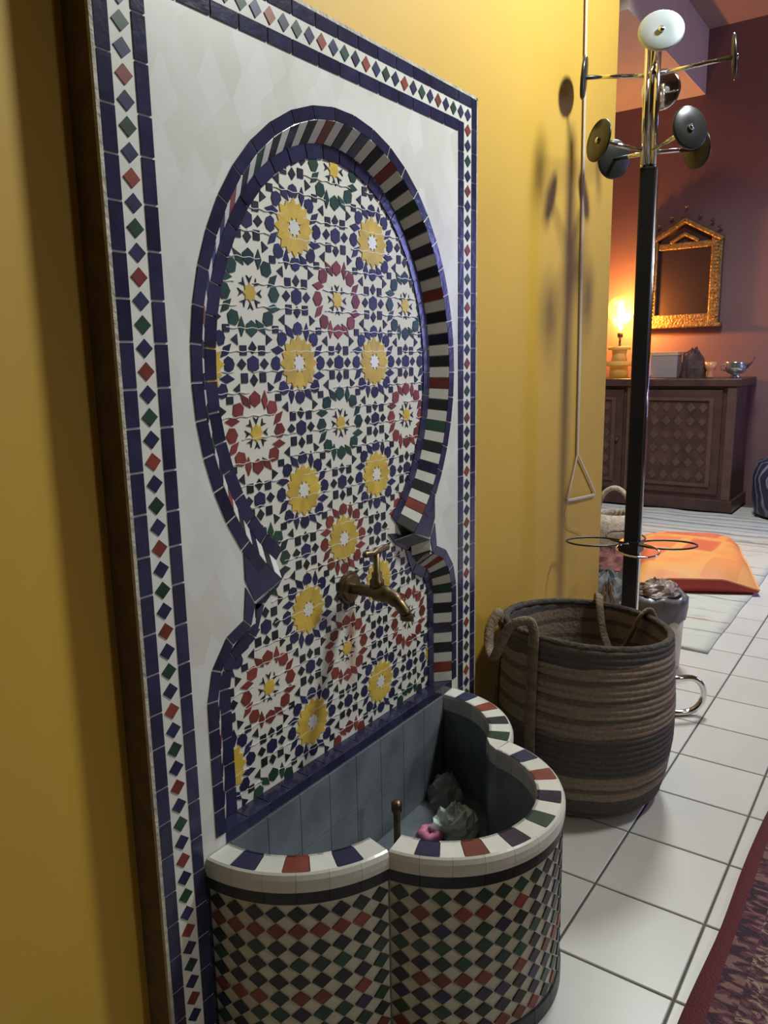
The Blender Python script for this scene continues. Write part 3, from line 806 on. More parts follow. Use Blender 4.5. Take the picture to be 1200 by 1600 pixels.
for az, m in ((camdir+5,'silver'),(camdir+82+4,'disc'),(camdir+172,'chrome'),(camdir-98+8,'disc')):
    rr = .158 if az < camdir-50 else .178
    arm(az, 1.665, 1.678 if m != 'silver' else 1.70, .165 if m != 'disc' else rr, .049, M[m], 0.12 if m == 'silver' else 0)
for k in range(4): arm(camdir+45-8+90*k, 1.492, 1.508, .142, .048, M['disc'])
# umbrella ring: collar and four wire leaves
MB().box(-.026,.026,-.026,.026,.487,.517).build('ring_collar', M['blackmetal'], cs)
for k in range(4):
    a = math.radians(17+90*k+10)
    pts = []
    for i in range(20):
        t = 2*PI*i/20; lx = .095+.075*math.cos(t); ly = .052*math.sin(t)
        pts.append((lx*math.cos(a)-ly*math.sin(a), lx*math.sin(a)+ly*math.cos(a), .505+.008*math.sin(k)))
    MB().tube(pts, .0027, 6, True).build('umbrella_ring', M['chrome'] if k == 2 else M['blackmetal'], cs, None, True)
# looped tube feet
for az in (-50,-140,130,40):
    a = math.radians(az); d = Vector((math.cos(a), math.sin(a), 0)); R_ = .052; L = {-50: .24, -140: .205}.get(az, .17)
    pts = [d*.012+Vector((0,0,.114))]
    pts += [d*(L-R_-.009)+Vector((0,0,.114))] + [d*(L-R_-.009+R_*math.sin(t))+Vector((0,0,.062+R_*math.cos(t))) for t in [PI*q/12 for q in range(1,12)]] + [d*(L-R_-.009)+Vector((0,0,.010)), d*.012+Vector((0,0,.010))]
    fo = MB().tube(pts, .009, 12).build('foot_loop', M['chrome'], cs, None, True)
    MB().tube([d*(L-.10), d*(L-.06)], .004, 8).build('rubber_pad', M['blackmetal'], fo, (0,0,.004))

# ------------------------------------------------------------------ strap hanging on the wall
M['strapw'] = mat('pale_strap', (0.55,0.46,0.34), 0.6, noise_amt=0.1, noise_scale=40)
ys = WY-.006
hs = empty('hanging_strap', (2.06, ys, 0.59)); tag(hs, 'pale strap hanging down the yellow wall ending in a triangular loop', 'strap')
def hp(x, z, dy=0): return Vector((x*1.018-2.06, dy, 1+(z-1)*1.018-.59))
MB().tube([hp(2.02,2.75), hp(2.045,1.9), hp(2.062,1.4), hp(2.074,.95), hp(2.078,.735)], .0065, 8, False, .25, (0,1,0)).build('strap_band', M['strapw'], hs)
MB().tube([hp(2.078,.735), hp(2.155,.668), hp(2.228,.602), hp(2.224,.597), hp(2.12,.604), hp(2.012,.612), hp(2.010,.617), hp(2.045,.675), hp(2.076,.735)], .0045, 8, False, .35, (0,1,0)).build('strap_triangle', M['strapw'], hs)
o = MB().tube(smooth_path([hp(2.012,.612), hp(1.992,.575), hp(2.02,.54), hp(2.10,.51), hp(2.15,.485)], 6), .0012, 6).build('loose_cord', M['strapw'], hs)

# ------------------------------------------------------------------ bin and bags behind the basket
M['binw'] = mat('cream_bin', (0.62,0.55,0.44), 0.45, noise_amt=0.06)
M['liner'] = mat('grey_bin_liner', (0.13,0.12,0.13), 0.35, noise_amt=0.3, noise_scale=30, bump=0.3)
M['mauve'] = mat('mauve_plastic', (0.27,0.20,0.17), 0.4, noise_amt=0.3, noise_scale=25, bump=0.3)
bn = empty('waste_bin', (2.49, 0.675, 0)); tag(bn, 'cream cylindrical waste bin with dark liner on the tiles', 'bin')
MB().lathe([(.075,0),(.078,.004),(.088,.225),(.085,.225),(.075,.01)], 32).build('bin_body', M['binw'], bn, None, True)
v = []; f = []; n = 40
for j, (r, z) in enumerate(((.0915,.165),(.094,.205),(.094,.232),(.084,.244),(.076,.232),(.07,.15))):
    for k in range(n):
        a = 2*PI*k/n; d = noise.noise(Vector((math.cos(a)*3, math.sin(a)*3, j*.7)))
        v.append(((r+.004*d*(j > 0))*math.cos(a), (r+.004*d*(j > 0))*math.sin(a), z+.016*d*(j in (0,2,3))))
for j in range(5):
    for k in range(n): f.append((j*n+k, j*n+(k+1) % n, (j+1)*n+(k+1) % n, (j+1)*n+k))
MB().add(v, f).build('bin_liner', M['liner'], bn, None, True)
o = crumple('plastic_bag', (2.49,.675,.2455), .066, .040, M['mauve'], 5.2, .30, 28); tag(o, 'crumpled mauve plastic bag on top of the cream bin', 'bag')
o = crumple('crumpled_bag', (2.408,.812,.0005), .050, .26, M['mauve'], 12.4, .22, 28); tag(o, 'crumpled brown bag standing at the end of the yellow wall', 'bag')

# ------------------------------------------------------------------ rugs
def rug_mat(name, stops_axis, base, dark, red, seed=0.0, freq=9):
    m = mat(name, base, 0.95)
    nt = m.node_tree; b = nt.nodes['Principled BSDF']; geo = nt.nodes['Geometry']
    sp = nt.nodes.new('ShaderNodeSeparateXYZ'); nt.links.new(geo.outputs['Position'], sp.inputs[0])
    n = nt.nodes.new('ShaderNodeTexNoise'); n.inputs['Scale'].default_value = 5; n.inputs['Detail'].default_value = 6
    mp = nt.nodes.new('ShaderNodeMapping'); mp.inputs['Scale'].default_value = (2.2,0.6,1); nt.links.new(geo.outputs['Position'], mp.inputs['Vector']); nt.links.new(mp.outputs[0], n.inputs['Vector'])
    ad = nt.nodes.new('ShaderNodeMath'); ad.operation = 'MULTIPLY_ADD'; ad.inputs[1].default_value = .10
    nt.links.new(n.outputs['Fac'], ad.inputs[0]); nt.links.new(sp.outputs[0], ad.inputs[2])
    fr = nt.nodes.new('ShaderNodeMath'); fr.operation = 'MULTIPLY'; fr.inputs[1].default_value = freq; nt.links.new(ad.outputs[0], fr.inputs[0])
    f2 = nt.nodes.new('ShaderNodeMath'); f2.operation = 'FRACT'; nt.links.new(fr.outputs[0], f2.inputs[0])
    cr = nt.nodes.new('ShaderNodeValToRGB'); cr.color_ramp.interpolation = 'LINEAR'
    els = cr.color_ramp.elements; els[0].position = 0; els[0].color = (*base,1); els[1].position = 1; els[1].color = (*base,1)
    for p, c in stops_axis: e_ = els.new(p); e_.color = (*c,1)
    nt.links.new(f2.outputs[0], cr.inputs[0])
    n3 = nt.nodes.new('ShaderNodeTexNoise'); n3.inputs['Scale'].default_value = 14; n3.inputs['Detail'].default_value = 5; nt.links.new(mp.outputs[0], n3.inputs['Vector'])
    r3 = nt.nodes.new('ShaderNodeMapRange'); r3.inputs[1].default_value = .56; r3.inputs[2].default_value = .72; r3.inputs[4].default_value = .55; nt.links.new(n3.outputs['Fac'], r3.inputs[0])
    mx = nt.nodes.new('ShaderNodeMix'); mx.data_type = 'RGBA'; nt.links.new(r3.outputs[0], mx.inputs[0]); nt.links.new(cr.outputs[0], mx.inputs[6]); mx.inputs[7].default_value = (*dark,1)
    nt.links.new(mx.outputs[2], b.inputs['Base Color'])
    bp = nt.nodes.new('ShaderNodeBump'); bp.inputs['Strength'].default_value = .5; bp.inputs['Distance'].default_value = .006
    nt.links.new(n3.outputs['Fac'], bp.inputs['Height']); nt.links.new(bp.outputs[0], b.inputs['Normal'])
    return m
base = (0.50,0.50,0.42); dk = (0.13,0.14,0.12); rd = (0.35,0.07,0.05)
M['palerug'] = rug_mat('pale_kilim', [(.40,base),(.42,dk),(.44,base),(.70,base),(.715,rd),(.73,base)], base, (0.30,0.30,0.25), rd, 0, 2.2)
M['greyrug'] = rug_mat('grey_kilim', [(.2,(.36,.38,.36)),(.3,dk),(.36,base),(.62,base),(.70,(.22,.25,.25)),(.78,base)], (0.46,0.48,0.44), (0.16,0.19,0.19), rd, 1, 5.0)
def cloth_rug(name, x0, x1, y0, y1, m, h=.007, seed=0, wav=.004, n1=60, n2=40, zb=0.0):
    v = []; f = []
    for i in range(n1+1):
        for j in range(n2+1):
            x = x0+(x1-x0)*i/n1; y = y0+(y1-y0)*j/n2
            ex = .012*noise.noise(Vector((x*3,seed,1))) if j in (0,n2) else 0
            ey = .010*noise.noise(Vector((y*4,seed,5))) if i in (0,n1) else 0
            v.append((x+ey, y+ex, zb+h+wav*max(0, noise.noise(Vector((x*4+seed,y*4,2))))))
    st = n2+1
    for i in range(n1):
        for j in range(n2): f.append((i*st+j, (i+1)*st+j, (i+1)*st+j+1, i*st+j+1))
    rimi = [i*st for i in range(n1+1)]+[n1*st+j for j in range(1,n2+1)]+[i*st+n2 for i in range(n1-1,-1,-1)]+[j for j in range(n2-1,0,-1)]
    b0 = len(v)
    for r in rimi: p = v[r]; v.append((p[0],p[1],zb+.0008))
    for k in range(len(rimi)): f.append((rimi[k], rimi[(k+1) % len(rimi)], b0+(k+1) % len(rimi), b0+k))
    return MB().add(v, f).build(name, m, None, None, True)
pr = cloth_rug('pale_rug', 2.66, 4.42, 0.545, 2.3, M['palerug'], seed=2.0); tag(pr, 'pale woven rug with thin dark and red stripes under the cushion', 'rug')
gr = cloth_rug('grey_rug', 4.46, 5.185, 0.10, 2.4, M['greyrug'], seed=9.0, wav=.008); tag(gr, 'grey and cream patterned rug in front of the sideboard', 'rug')
# fringe of the pale rug
fr_ = MB()
for k in range(70):
    y = 0.56+1.7*k/70
    if 0.55 < y < 0.80: continue
    L = random.uniform(.05,.10); dx = random.uniform(-.02,.02)
    fr_.tube([(2.665,y,.006),(2.64,y+dx*.4,.005),(2.66-L,y+dx,.004)], .0028, 5)
M['straw'] = mat('straw_fringe', (0.55,0.44,0.27), 0.9, noise_amt=0.3, noise_scale=50)
o = fr_.build('fringe', M['straw'], pr); o['kind'] = 'stuff'

def runner_mat():
    m = mat('red_runner', (0.2,0.03,0.04), 0.95)
    nt = m.node_tree; b = nt.nodes['Principled BSDF']; geo = nt.nodes['Geometry']
    sp = nt.nodes.new('ShaderNodeSeparateXYZ'); nt.links.new(geo.outputs['Position'], sp.inputs[0])
    def mm(op, a, bb=None):
        k = nt.nodes.new('ShaderNodeMath'); k.operation = op
        for i, q in enumerate((a, bb)):
            if q is None: continue
            if isinstance(q, (int, float)): k.inputs[i].default_value = q
            else: nt.links.new(q, k.inputs[i])
        return k.outputs[0]
    d = mm('SUBTRACT', 0.218, sp.outputs[1])          # distance from the edge
    wine = (0.11,0.020,0.028,1); dark = (0.035,0.018,0.03,1); beige = (0.30,0.22,0.16,1); plum = (0.10,0.035,0.05,1)
    # row of beads
    def checker(sc_x, sc_y, thr):
        mp = nt.nodes.new('ShaderNodeMapping'); mp.inputs['Scale'].default_value = (sc_x, sc_y, 0.01); nt.links.new(geo.outputs['Position'], mp.inputs['Vector'])
        v = nt.nodes.new('ShaderNodeTexVoronoi'); v.inputs['Scale'].default_value = 1; v.inputs['Randomness'].default_value = thr; nt.links.new(mp.outputs[0], v.inputs['Vector'])
        return v
    def nz(sx, sy, det, dist):
        mp = nt.nodes.new('ShaderNodeMapping'); mp.inputs['Scale'].default_value = (sx, sy, 1); nt.links.new(geo.outputs['Position'], mp.inputs['Vector'])
        n = nt.nodes.new('ShaderNodeTexNoise'); n.inputs['Scale'].default_value = 1; n.inputs['Detail'].default_value = det; n.inputs['Distortion'].default_value = dist
        nt.links.new(mp.outputs[0], n.inputs['Vector']); return n
    r1 = nt.nodes.new('ShaderNodeValToRGB'); r1.color_ramp.interpolation = 'CONSTANT'
    el = r1.color_ramp.elements; el[0].color = dark; el[1].position = .47; el[1].color = plum
    e_ = el.new(.57); e_.color = (0.19,0.10,0.09,1)
    nt.links.new(nz(75, 30, 1, .6).outputs['Fac'], r1.inputs[0])
    r2 = nt.nodes.new('ShaderNodeValToRGB'); r2.color_ramp.interpolation = 'CONSTANT'
    el = r2.color_ramp.elements; el[0].color = plum; el[1].position = .36; el[1].color = dark
    for p, c in ((.43, plum), (.50, (0.17,0.10,0.085,1)), (.555, beige), (.62, dark), (.66, beige)): e_ = el.new(p); e_.color = c
    nt.links.new(nz(46, 26, 2, 1.6).outputs['Fac'], r2.inputs[0])
    def step(x): return mm('GREATER_THAN', d, x)
    cur = None
    def over(a, bcol, fac):
        mx = nt.nodes.new('ShaderNodeMix'); mx.data_type = 'RGBA'; nt.links.new(fac, mx.inputs[0])
        if isinstance(a, tuple): mx.inputs[6].default_value = a
        else: nt.links.new(a, mx.inputs[6])
        if isinstance(bcol, tuple): mx.inputs[7].default_value = bcol
        else: nt.links.new(bcol, mx.inputs[7])
        return mx.outputs[2]
    c = over(wine, r1.outputs[0], step(.026)); c = over(c, r2.outputs[0], step(.062)); c = over(c, r1.outputs[0], step(.19)); c = over(c, wine, step(.225)); c = over(c, r2.outputs[0], step(.26))
    nt.links.new(c, b.inputs['Base Color'])
    n2 = nt.nodes.new('ShaderNodeTexNoise'); n2.inputs['Scale'].default_value = 260; nt.links.new(geo.outputs['Position'], n2.inputs['Vector'])
    bp = nt.nodes.new('ShaderNodeBump'); bp.inputs['Strength'].default_value = .7; bp.inputs['Distance'].default_value = .004
    nt.links.new(n2.outputs['Fac'], bp.inputs['Height']); nt.links.new(bp.outputs[0], b.inputs['Normal'])
    return m
rn = cloth_rug('runner_rug', 0.1, 1.98, -0.75, 0.218, runner_mat(), seed=4.4, wav=.001, n1=40, n2=20, h=.008); tag(rn, 'wine red oriental runner rug with beige motifs on the tiles', 'rug')

# ------------------------------------------------------------------ floor cushion
def cushion_mat():
    m = mat('orange_patchwork', (0.72,0.22,0.06), 0.6)
    nt = m.node_tree; b = nt.nodes['Principled BSDF']
    tc = nt.nodes.new('ShaderNodeTexCoord'); mp = nt.nodes.new('ShaderNodeMapping'); mp.inputs['Scale'].default_value = (3.6,6.0,0.01); mp.inputs['Location'].default_value = (.3,.2,.5)
    nt.links.new(tc.outputs['Object'], mp.inputs['Vector'])
    v = nt.nodes.new('ShaderNodeTexVoronoi'); v.distance = 'CHEBYCHEV'; v.inputs['Randomness'].default_value = .25; v.inputs['Scale'].default_value = 1; nt.links.new(mp.outputs[0], v.inputs['Vector'])
    cr = nt.nodes.new('ShaderNodeValToRGB'); els = cr.color_ramp.elements; els[0].position = .0; els[0].color = (0.70,0.42,0.32,1); els[1].position = .22; els[1].color = (0.68,0.36,0.24,1)
    for p, c in ((.27,(0.58,0.12,0.05,1)),(.36,(0.60,0.14,0.05,1)),(.42,(0.70,0.31,0.08,1)),(.8,(0.72,0.36,0.08,1))): e_ = els.new(p); e_.color = c
    nt.links.new(v.outputs['Distance'], cr.inputs[0])
    n = nt.nodes.new('ShaderNodeTexNoise'); n.inputs['Scale'].default_value = 7; n.inputs['Detail'].default_value = 5; nt.links.new(tc.outputs['Object'], n.inputs['Vector'])
    mx = nt.nodes.new('ShaderNodeMix'); mx.data_type = 'RGBA'; mx.inputs[7].default_value = (0.70,0.17,0.05,1)
    rr = nt.nodes.new('ShaderNodeMapRange'); rr.inputs[1].default_value = .5; rr.inputs[2].default_value = .75; rr.inputs[4].default_value = .7; nt.links.new(n.outputs['Fac'], rr.inputs[0]); nt.links.new(rr.outputs[0], mx.inputs[0])
    nt.links.new(cr.outputs[0], mx.inputs[6]); nt.links.new(mx.outputs[2], b.inputs['Base Color'])
    return m
cu = empty('floor_cushion', (3.83, 0.86, 0.0)); tag(cu, 'flat orange patchwork floor cushion on the pale rug', 'cushion')
corner = [Vector((3.22,0.98)), Vector((3.45,0.52)), Vector((4.25,0.76)), Vector((4.05,1.24))]
corner = [c-Vector((3.83,.86)) for c in corner]
def cush(z0, z1, name, m, bul=.5, ins=0.0, n=24):
    v = []; f = []
    for i in range(n+1):
        for j in range(n+1):
            s, t = i/n, j/n
            p = corner[0].lerp(corner[1], t).lerp(corner[3].lerp(corner[2], t), s)
            e_ = 1-max(abs(2*s-1), abs(2*t-1)); pin = 1-.10*math.sin(PI*s)*(abs(2*t-1)**4)-.0
            p = p*pin
            h = z0+(z1-z0)*(1-(1-min(1, e_*3.2))**2)+.010*noise.noise(Vector((p.x*5,p.y*5,3)))*min(1,e_*4)
            cf = max(0, abs(2*s-1)-.45)/.55*max(0, abs(2*t-1)-.45)/.55
            h -= (z0-.026)*cf
            v.append((p.x,p.y,h))
    st = n+1
    for i in range(n):
        for j in range(n): f.append((i*st+j, (i+1)*st+j, (i+1)*st+j+1, i*st+j+1))
    return v, f, [i*st for i in range(n+1)]+[n*st+j for j in range(1,n+1)]+[i*st+n for i in range(n-1,-1,-1)]+[j for j in range(n-1,0,-1)]
v, f, rimi = cush(.070,.115,'top',None)
MB().add(v, f).build('cushion_top', cushion_mat(), cu, None, True)
M['crimson'] = mat('crimson_fabric', (0.52,0.06,0.05), 0.7, noise_amt=0.15, noise_scale=12)
sd_ = MB(); vv = []; nR = len(rimi)
for r in rimi: p = v[r]; vv += [(p[0],p[1],p[2]+.001),(p[0]*1.004,p[1]*1.004,.0135+.5*(p[2]-.0135)),(p[0]*.985,p[1]*.985,.0135)]
ff = []
for k in range(nR):
    k2 = (k+1) % nR
    for j in range(2): ff.append((k*3+j, k2*3+j, k2*3+j+1, k*3+j+1))
ff.append(tuple(k*3+2 for k in range(nR)))
sd_.add(vv, ff).build('cushion_side', M['crimson'], cu, None, True)
M['piping'] = mat('orange_piping', (0.75,0.33,0.13), 0.7)
MB().tube([Vector(v[r])+Vector((0,0,.002)) for r in rimi], .0045, 8, True).build('piping', M['piping'], cu, None, True)

# ------------------------------------------------------------------ sideboard against the far wall
M['wood'] = mat('dark_red_wood', (0.085,0.040,0.032), 0.42, noise_amt=0.4, noise_scale=12, bump=0.15, bump_scale=60)
M['wood2'] = mat('dark_wood_relief', (0.12,0.062,0.048), 0.45, noise_amt=0.3, noise_scale=20)
sb = empty('sideboard', (5.42, 1.50, 0)); tag(sb, 'dark carved wooden sideboard against the terracotta wall', 'sideboard')
bevel(MB().box(-.20,.225,-.50,.75,.012,.81).build('body', M['wood'], sb), .006)
bevel(MB().box(-.235,.235,-.535,.78,.81,.86).build('top', M['wood'], sb), .008)
bevel(MB().box(-.22,.23,-.52,.77,.012,.09).build('plinth', M['wood'], sb), .006)
for y0 in (-.505, .72, .12):
    bevel(MB().box(-.222,-.19,y0,y0+.055,.09,.81).build('pilaster', M['wood2'], sb), .005)
for y0, y1 in ((-.425,.10),(.20,.70)):
    d = bevel(MB().box(-.214,-.195,y0,y1,.12,.79).build('door', M['wood'], sb), .005)
    q = MB()
    for a, b, c, e_ in ((y0+.05,y0+.075,.19,.72),(y1-.075,y1-.05,.19,.72),(y0+.05,y1-.05,.17,.19),(y0+.05,y1-.05,.72,.74)): q.box(-.224,-.21,a,b,c,e_)
    q.build('door_moulding', M['wood2'], d)
    ny, nz = 5, 6
    for i in range(ny):
        for j in range(nz):
            cy = y0+.075+(y1-y0-.15)*(i+.5)/ny; cz = .19+.53*(j+.5)/nz; r = .028
            MB().prism([(-.212,cy+r,cz),(-.212,cy,cz+r*1.2),(-.212,cy-r,cz),(-.212,cy,cz-r*1.2)], (-.006,0,0)).build('carved_lozenge', M['wood2'], d)
    MB().lathe([(.0,0),(.012,.002),(.012,.014),(.0,.018)], 14).build('knob', M['brass'], d, (-.222, y0+.03 if y0 > 0 else y1-.03, .46)).rotation_euler.y = -PI/2

# ------------------------------------------------------------------ things on the sideboard
ZS = .8605
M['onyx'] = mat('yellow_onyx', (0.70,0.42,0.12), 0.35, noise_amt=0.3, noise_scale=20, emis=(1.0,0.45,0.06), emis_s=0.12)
M['glass'] = mat('amber_glass', (0.9,0.55,0.2), 0.08, alpha=0.10)
M['bulb'] = mat('lit_filament', (1,0.6,0.2), 0.5, emis=(1.0,0.50,0.13), emis_s=35)
lp = empty('table_lamp', (5.43, 1.815, ZS)); tag(lp, 'lit table lamp with clear globe bulb on stacked yellow onyx base', 'lamp')
MB().lathe([(.065,0),(.062,.075),(.06,.08)], 28).build('lamp_base', M['onyx'], lp, None, True)
MB().lathe([(.088,.08),(.092,.09),(.092,.105),(.088,.114)], 28).build('onyx_disc', M['onyx'], lp, None, True)
MB().lathe([(.055,.114),(.048,.155),(.052,.19)], 28).build('onyx_drum', M['onyx'], lp, None, True)
MB().lathe([(.075,.19),(.078,.20),(.074,.215)], 28).build('onyx_disc', M['onyx'], lp, None, True)
MB().lathe([(.016,.215),(.008,.225),(.008,.27),(.018,.275),(.018,.305)], 18).build('lamp_stem', M['brass'], lp, None, True)
MB().lathe([(.018,.305),(.022,.325),(.045,.36),(.078,.41),(.090,.455),(.085,.50),(.06,.535),(.02,.55),(.0,.551)], 28, cap=False).build('glass_globe', M['glass'], lp, None, True)
MB().lathe([(.003,.32),(.013,.34),(.016,.40),(.024,.45),(.018,.50),(.004,.52)], 12).build('filament', M['bulb'], lp, None, True)
L = bpy.data.lights.new('lamp_light', 'POINT'); L.energy = 42; L.color = (1.0,0.37,0.065); L.shadow_soft_size = .03
lo = bpy.data.objects.new('lamp_light', L); COL.objects.link(lo); lo.location = (5.43+.05,1.815,ZS+.43)
M['boxgrey'] = mat('grey_card', (0.30,0.25,0.23), 0.7); M['boxlid'] = mat('tan_card', (0.55,0.36,0.2), 0.7)
bx = empty('cardboard_box', (5.36, 1.475, ZS)); tag(bx, 'small grey box with tan lid on the sideboard', 'box')
bevel(MB().box(-.06,.06,-.085,.085,.001,.145).build('box_body', M['boxgrey'], bx), .003)
bevel(MB().box(-.063,.063,-.088,.088,.145,.17).build('box_lid', M['boxlid'], bx), .003)
M['cloth'] = mat('dark_brown_cloth', (0.09,0.05,0.045), 0.85, noise_amt=0.4, noise_scale=18)
o = crumple('draped_cloth', (5.36,1.30,ZS), .085, .17, M['cloth'], 21.0, .25, 26, .7, 1.0); tag(o, 'dark draped cloth heap beside the grey box on sideboard', 'cloth')
M['amber'] = mat('amber_holder', (0.62,0.28,0.12), 0.35)
ch = MB().lathe([(.02,0),(.028,.008),(.012,.03),(.03,.055),(.038,.10),(.034,.10),(.028,.06),(.0,.05)], 22, cap=False)
o = ch.build('candle_holder', M['amber'], None, (5.32,1.185,ZS+.0005), True); tag(o, 'small amber candle holder on the sideboard', 'candle holder')
M['silverpot'] = mat('bright_silver', (0.62,0.70,0.66), 0.18, 0.9)
te = empty('sugar_bowl', (5.37,1.045,ZS)); tag(te, 'round silver bowl with side spout on the sideboard', 'bowl')
MB().lathe([(.03,0),(.038,.006),(.02,.016),(.055,.035),(.068,.065),(.058,.09),(.062,.098),(.056,.098),(.05,.06),(.0,.045)], 26, cap=False).build('bowl_body', M['silverpot'], te, None, True)
MB().tube([(0,-.055,.06),(0,-.085,.09),(0,-.11,.125)], [.012,.009,.005], 10).build('spout', M['wood2'], te, None, True)
MB().tube([(0,.055,.085),(0,.085,.08),(0,.085,.05),(0,.06,.045)], .005, 8).build('side_handle', M['silverpot'], te, None, True)
sdsh = MB().lathe([(.0,.003),(.035,.003),(.05,.018),(.053,.018),(.038,.0),(.0,.0)], 24, cap=False)
o = sdsh.build('small_dish', M['silverpot'], None, (5.31,1.60,ZS+.0005), True); tag(o, 'small shiny dish beside the grey box on sideboard', 'dish')

# ------------------------------------------------------------------ gilt house-shaped mirror on the far wall
M['gilt'] = mat('gilt_frame', (0.30,0.185,0.065), 0.40, 0.7, noise_amt=0.4, noise_scale=40, bump=0.8, bump_scale=70)
M['darkglass'] = mat('dark_mirror', (0.03,0.02,0.02), 0.4, spec=0.2)
mi = empty('wall_mirror', (5.655, 1.465, 1.21)); tag(mi, 'gilt gabled mirror frame hanging on the terracotta wall', 'mirror')
hw_, hh, ap = .245, .565, .70
MB().prism([(-.004,-hw_,0),(-.004,hw_,0),(-.004,hw_,hh),(-.004,0,ap),(-.004,-hw_,hh)], (-.012,0,0)).build('backing', M['wood'], mi)
MB().box(-.021,-.017,-hw_+.07,hw_-.07,.07,.50).build('mirror_glass', M['darkglass'], mi)
def rail(a, b, wdt, d0, d1, name='frame_rail'):
    a = Vector(a); b = Vector(b); t = (b-a).normalized(); nn = Vector((-t.y, t.x))*wdt
    pts = [a, b, b+nn, a+nn]
    o = MB().prism([(d0,p.x,p.y) for p in pts], (d1-d0,0,0)).build(name, M['gilt'], mi); bevel(o, .008); return o
rail((-hw_,0),(-hw_+1e-6,hh),-.072,-.016,-.045); rail((hw_,0),(hw_-1e-6,hh),.072,-.016,-.045)
rail((-hw_,0),(hw_,0),.072,-.016,-.043); rail((-hw_+.07,.50),(hw_-.07,.50),.045,-.016,-.036)
rail((-hw_-.01,hh-.01),(0,ap),-.032,-.016,-.06,'gable_rail'); rail((hw_+.01,hh-.01),(0,ap),.032,-.016,-.06,'gable_rail')
rail((-.10,.555),(0,.61),-.024,-.016,-.05,'inner_gable_rail'); rail((.10,.555),(0,.61),.024,-.016,-.05,'inner_gable_rail')
rail((-hw_-.02,-.02),(hw_+.02,-.02),.028,-.004,-.055,'base_rail')
for k in range(22):
    for s in (-1, 1):
        MB().box(-.050,-.044,s*(hw_-.036)-.02,s*(hw_-.036)+.02,.04+.023*k,.053+.023*k).build('frame_rib', M['gilt'], mi)
for y, z in ((0,.76),(.09,.70),(-.09,.70),(.17,.655),(-.17,.655),(.22,.61),(-.22,.61)):
    MB().lathe([(.0,.0),(.012,.004),(.015,.012),(.0,.022)], 10).build('finial', M['gilt'], mi, (-.03,y,z))

# ------------------------------------------------------------------ dark patterned pouf at the right edge, bags past the wall end
def pouf_mat():
    m = mat('navy_patterned_fabric', (0.03,0.035,0.09), 0.6, noise_scale=9, color2=(0.035,0.04,0.10))
    nt = m.node_tree; b = nt.nodes['Principled BSDF']; geo = nt.nodes['Geometry']
    wv = nt.nodes.new('ShaderNodeTexWave'); wv.inputs['Scale'].default_value = 5; wv.inputs['Distortion'].default_value = 9; wv.inputs['Detail'].default_value = 2
    nt.links.new(geo.outputs['Position'], wv.inputs['Vector'])
    cr = nt.nodes.new('ShaderNodeValToRGB'); cr.color_ramp.elements[0].position = .80; cr.color_ramp.elements[0].color = (0.022,0.025,0.055,1); cr.color_ramp.elements[1].position = .95; cr.color_ramp.elements[1].color = (0.22,0.20,0.26,1)
    nt.links.new(wv.outputs['Fac'], cr.inputs[0]); nt.links.new(cr.outputs[0], b.inputs['Base Color'])
    return m
pf = MB().lathe([(.0,.0),(.22,.0),(.265,.03),(.285,.12),(.285,.26),(.265,.345),(.20,.375),(.0,.385)], 40, cap=False)
o = pf.build('floor_pouf', pouf_mat(), None, (5.32,0.60,.001), True); tag(o, 'dark navy patterned pouf beside the sideboard', 'pouf')
M['wicker'] = mat('pale_wicker', (0.55,0.45,0.33), 0.8, noise_amt=0.35, noise_scale=60, bump=0.5, bump_scale=160)
wb = empty('wicker_bag', (3.95, 1.315, 0.0)); tag(wb, 'pale wicker bag with hoop handle beyond the yellow wall end', 'bag')
MB().lathe([(.09,.012),(.13,.02),(.125,.16),(.10,.20),(.095,.20),(.11,.16),(.11,.03)], 28).build('bag_body', M['wicker'], wb, None, True)
MB().tube([(0,.085*math.cos(t),.20+.13*math.sin(t)) for t in [PI*k/14 for k in range(15)]], .013, 10).build('hoop_handle', M['wicker'], wb, None, True)
M['brownred'] = mat('brown_red_cloth', (0.20,0.07,0.055), 0.85, noise_amt=0.3, noise_scale=15)
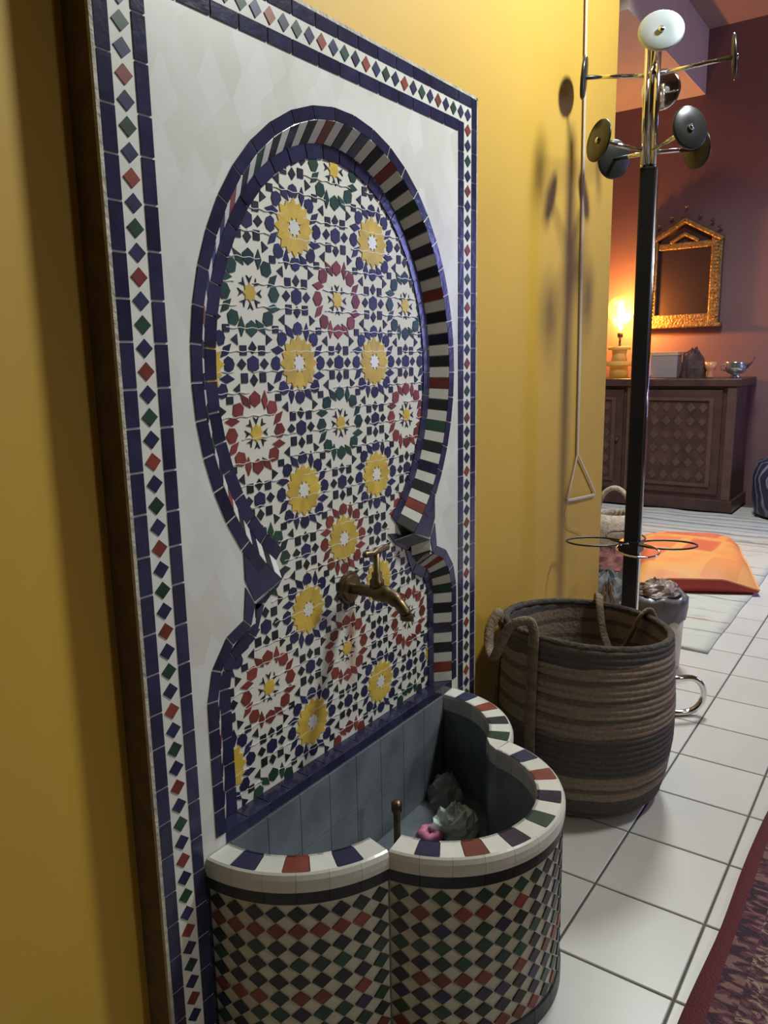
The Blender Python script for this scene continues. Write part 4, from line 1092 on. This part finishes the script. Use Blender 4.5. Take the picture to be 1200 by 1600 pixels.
o = crumple('folded_cloth', (3.45,1.16,.0085), .11, .12, M['brownred'], 31.0, .22, 26); tag(o, 'brown red folded cloth lying on the rug by the wall end', 'cloth')
o = crumple('grey_bundle', (3.02,1.02,.0085), .10, .13, mat('grey_cloth', (0.16,0.16,0.155), 0.9, noise_amt=0.4, noise_scale=20), 44.0, .25, 26); tag(o, 'grey cloth bundle on the rug beyond the yellow wall', 'bundle')

# ------------------------------------------------------------------ lamps out of view, the one on the wall added as fill
M['lampwhite'] = mat('lamp_white', (0.8,0.8,0.8), 0.5, emis=(0.93,0.97,1.0), emis_s=3.0)
cl = empty('spot_lamp', (HALL[0], HALL[1], CZ)); tag(cl, 'small white ceiling spotlight aimed at the fountain', 'lamp')
dv = (Vector(AIM)-Vector(HALL)).normalized(); qm = dv.to_track_quat('Z', 'Y').to_matrix(); hl = Vector((0,0,HALL[2]-CZ))
q = MB().lathe([(.066,.01),(.070,.01),(.070,-.10),(.045,-.13),(.0,-.13)], 26, cap=False); q.v = [tuple(qm @ Vector(p)+hl) for p in q.v]
q.build('lamp_can', M['cream'], cl, None, True)
MB().tube([hl-dv*.125, Vector((0,0,HALL[2]-CZ+.14)), (0,0,-.001)], .009, 8).build('lamp_stem', M['blackmetal'], cl)
dl = empty('ceiling_downlight', (ROOM[0], ROOM[1], CZ)); tag(dl, 'recessed round downlight in the far room ceiling', 'lamp')
MB().lathe([(.09,-.02),(.10,-.012),(.10,-.001)], 30).build('downlight_ring', M['cream'], dl)
d2 = empty('added_fill_lamp', (FILL[0], -1.8, FILL[2])); tag(d2, 'added can shaped fill lamp opposite the fountain', 'lamp')
dv = (Vector((0.92,0.6,0.45))-Vector(FILL)).normalized(); qm = dv.to_track_quat('Z', 'Y').to_matrix(); hl = Vector((0,FILL[1]+1.8,0))
q = MB().lathe([(.115,.012),(.120,.012),(.120,-.05),(.06,-.09),(.0,-.09)], 28, cap=False); q.v = [tuple(qm @ Vector(p)+hl) for p in q.v]
q.build('lamp_can', M['cream'], d2, None, True)
MB().tube([hl-dv*.085, (0,.06,.06), (0,.001,.06)], .010, 8).build('lamp_bracket', M['blackmetal'], d2)
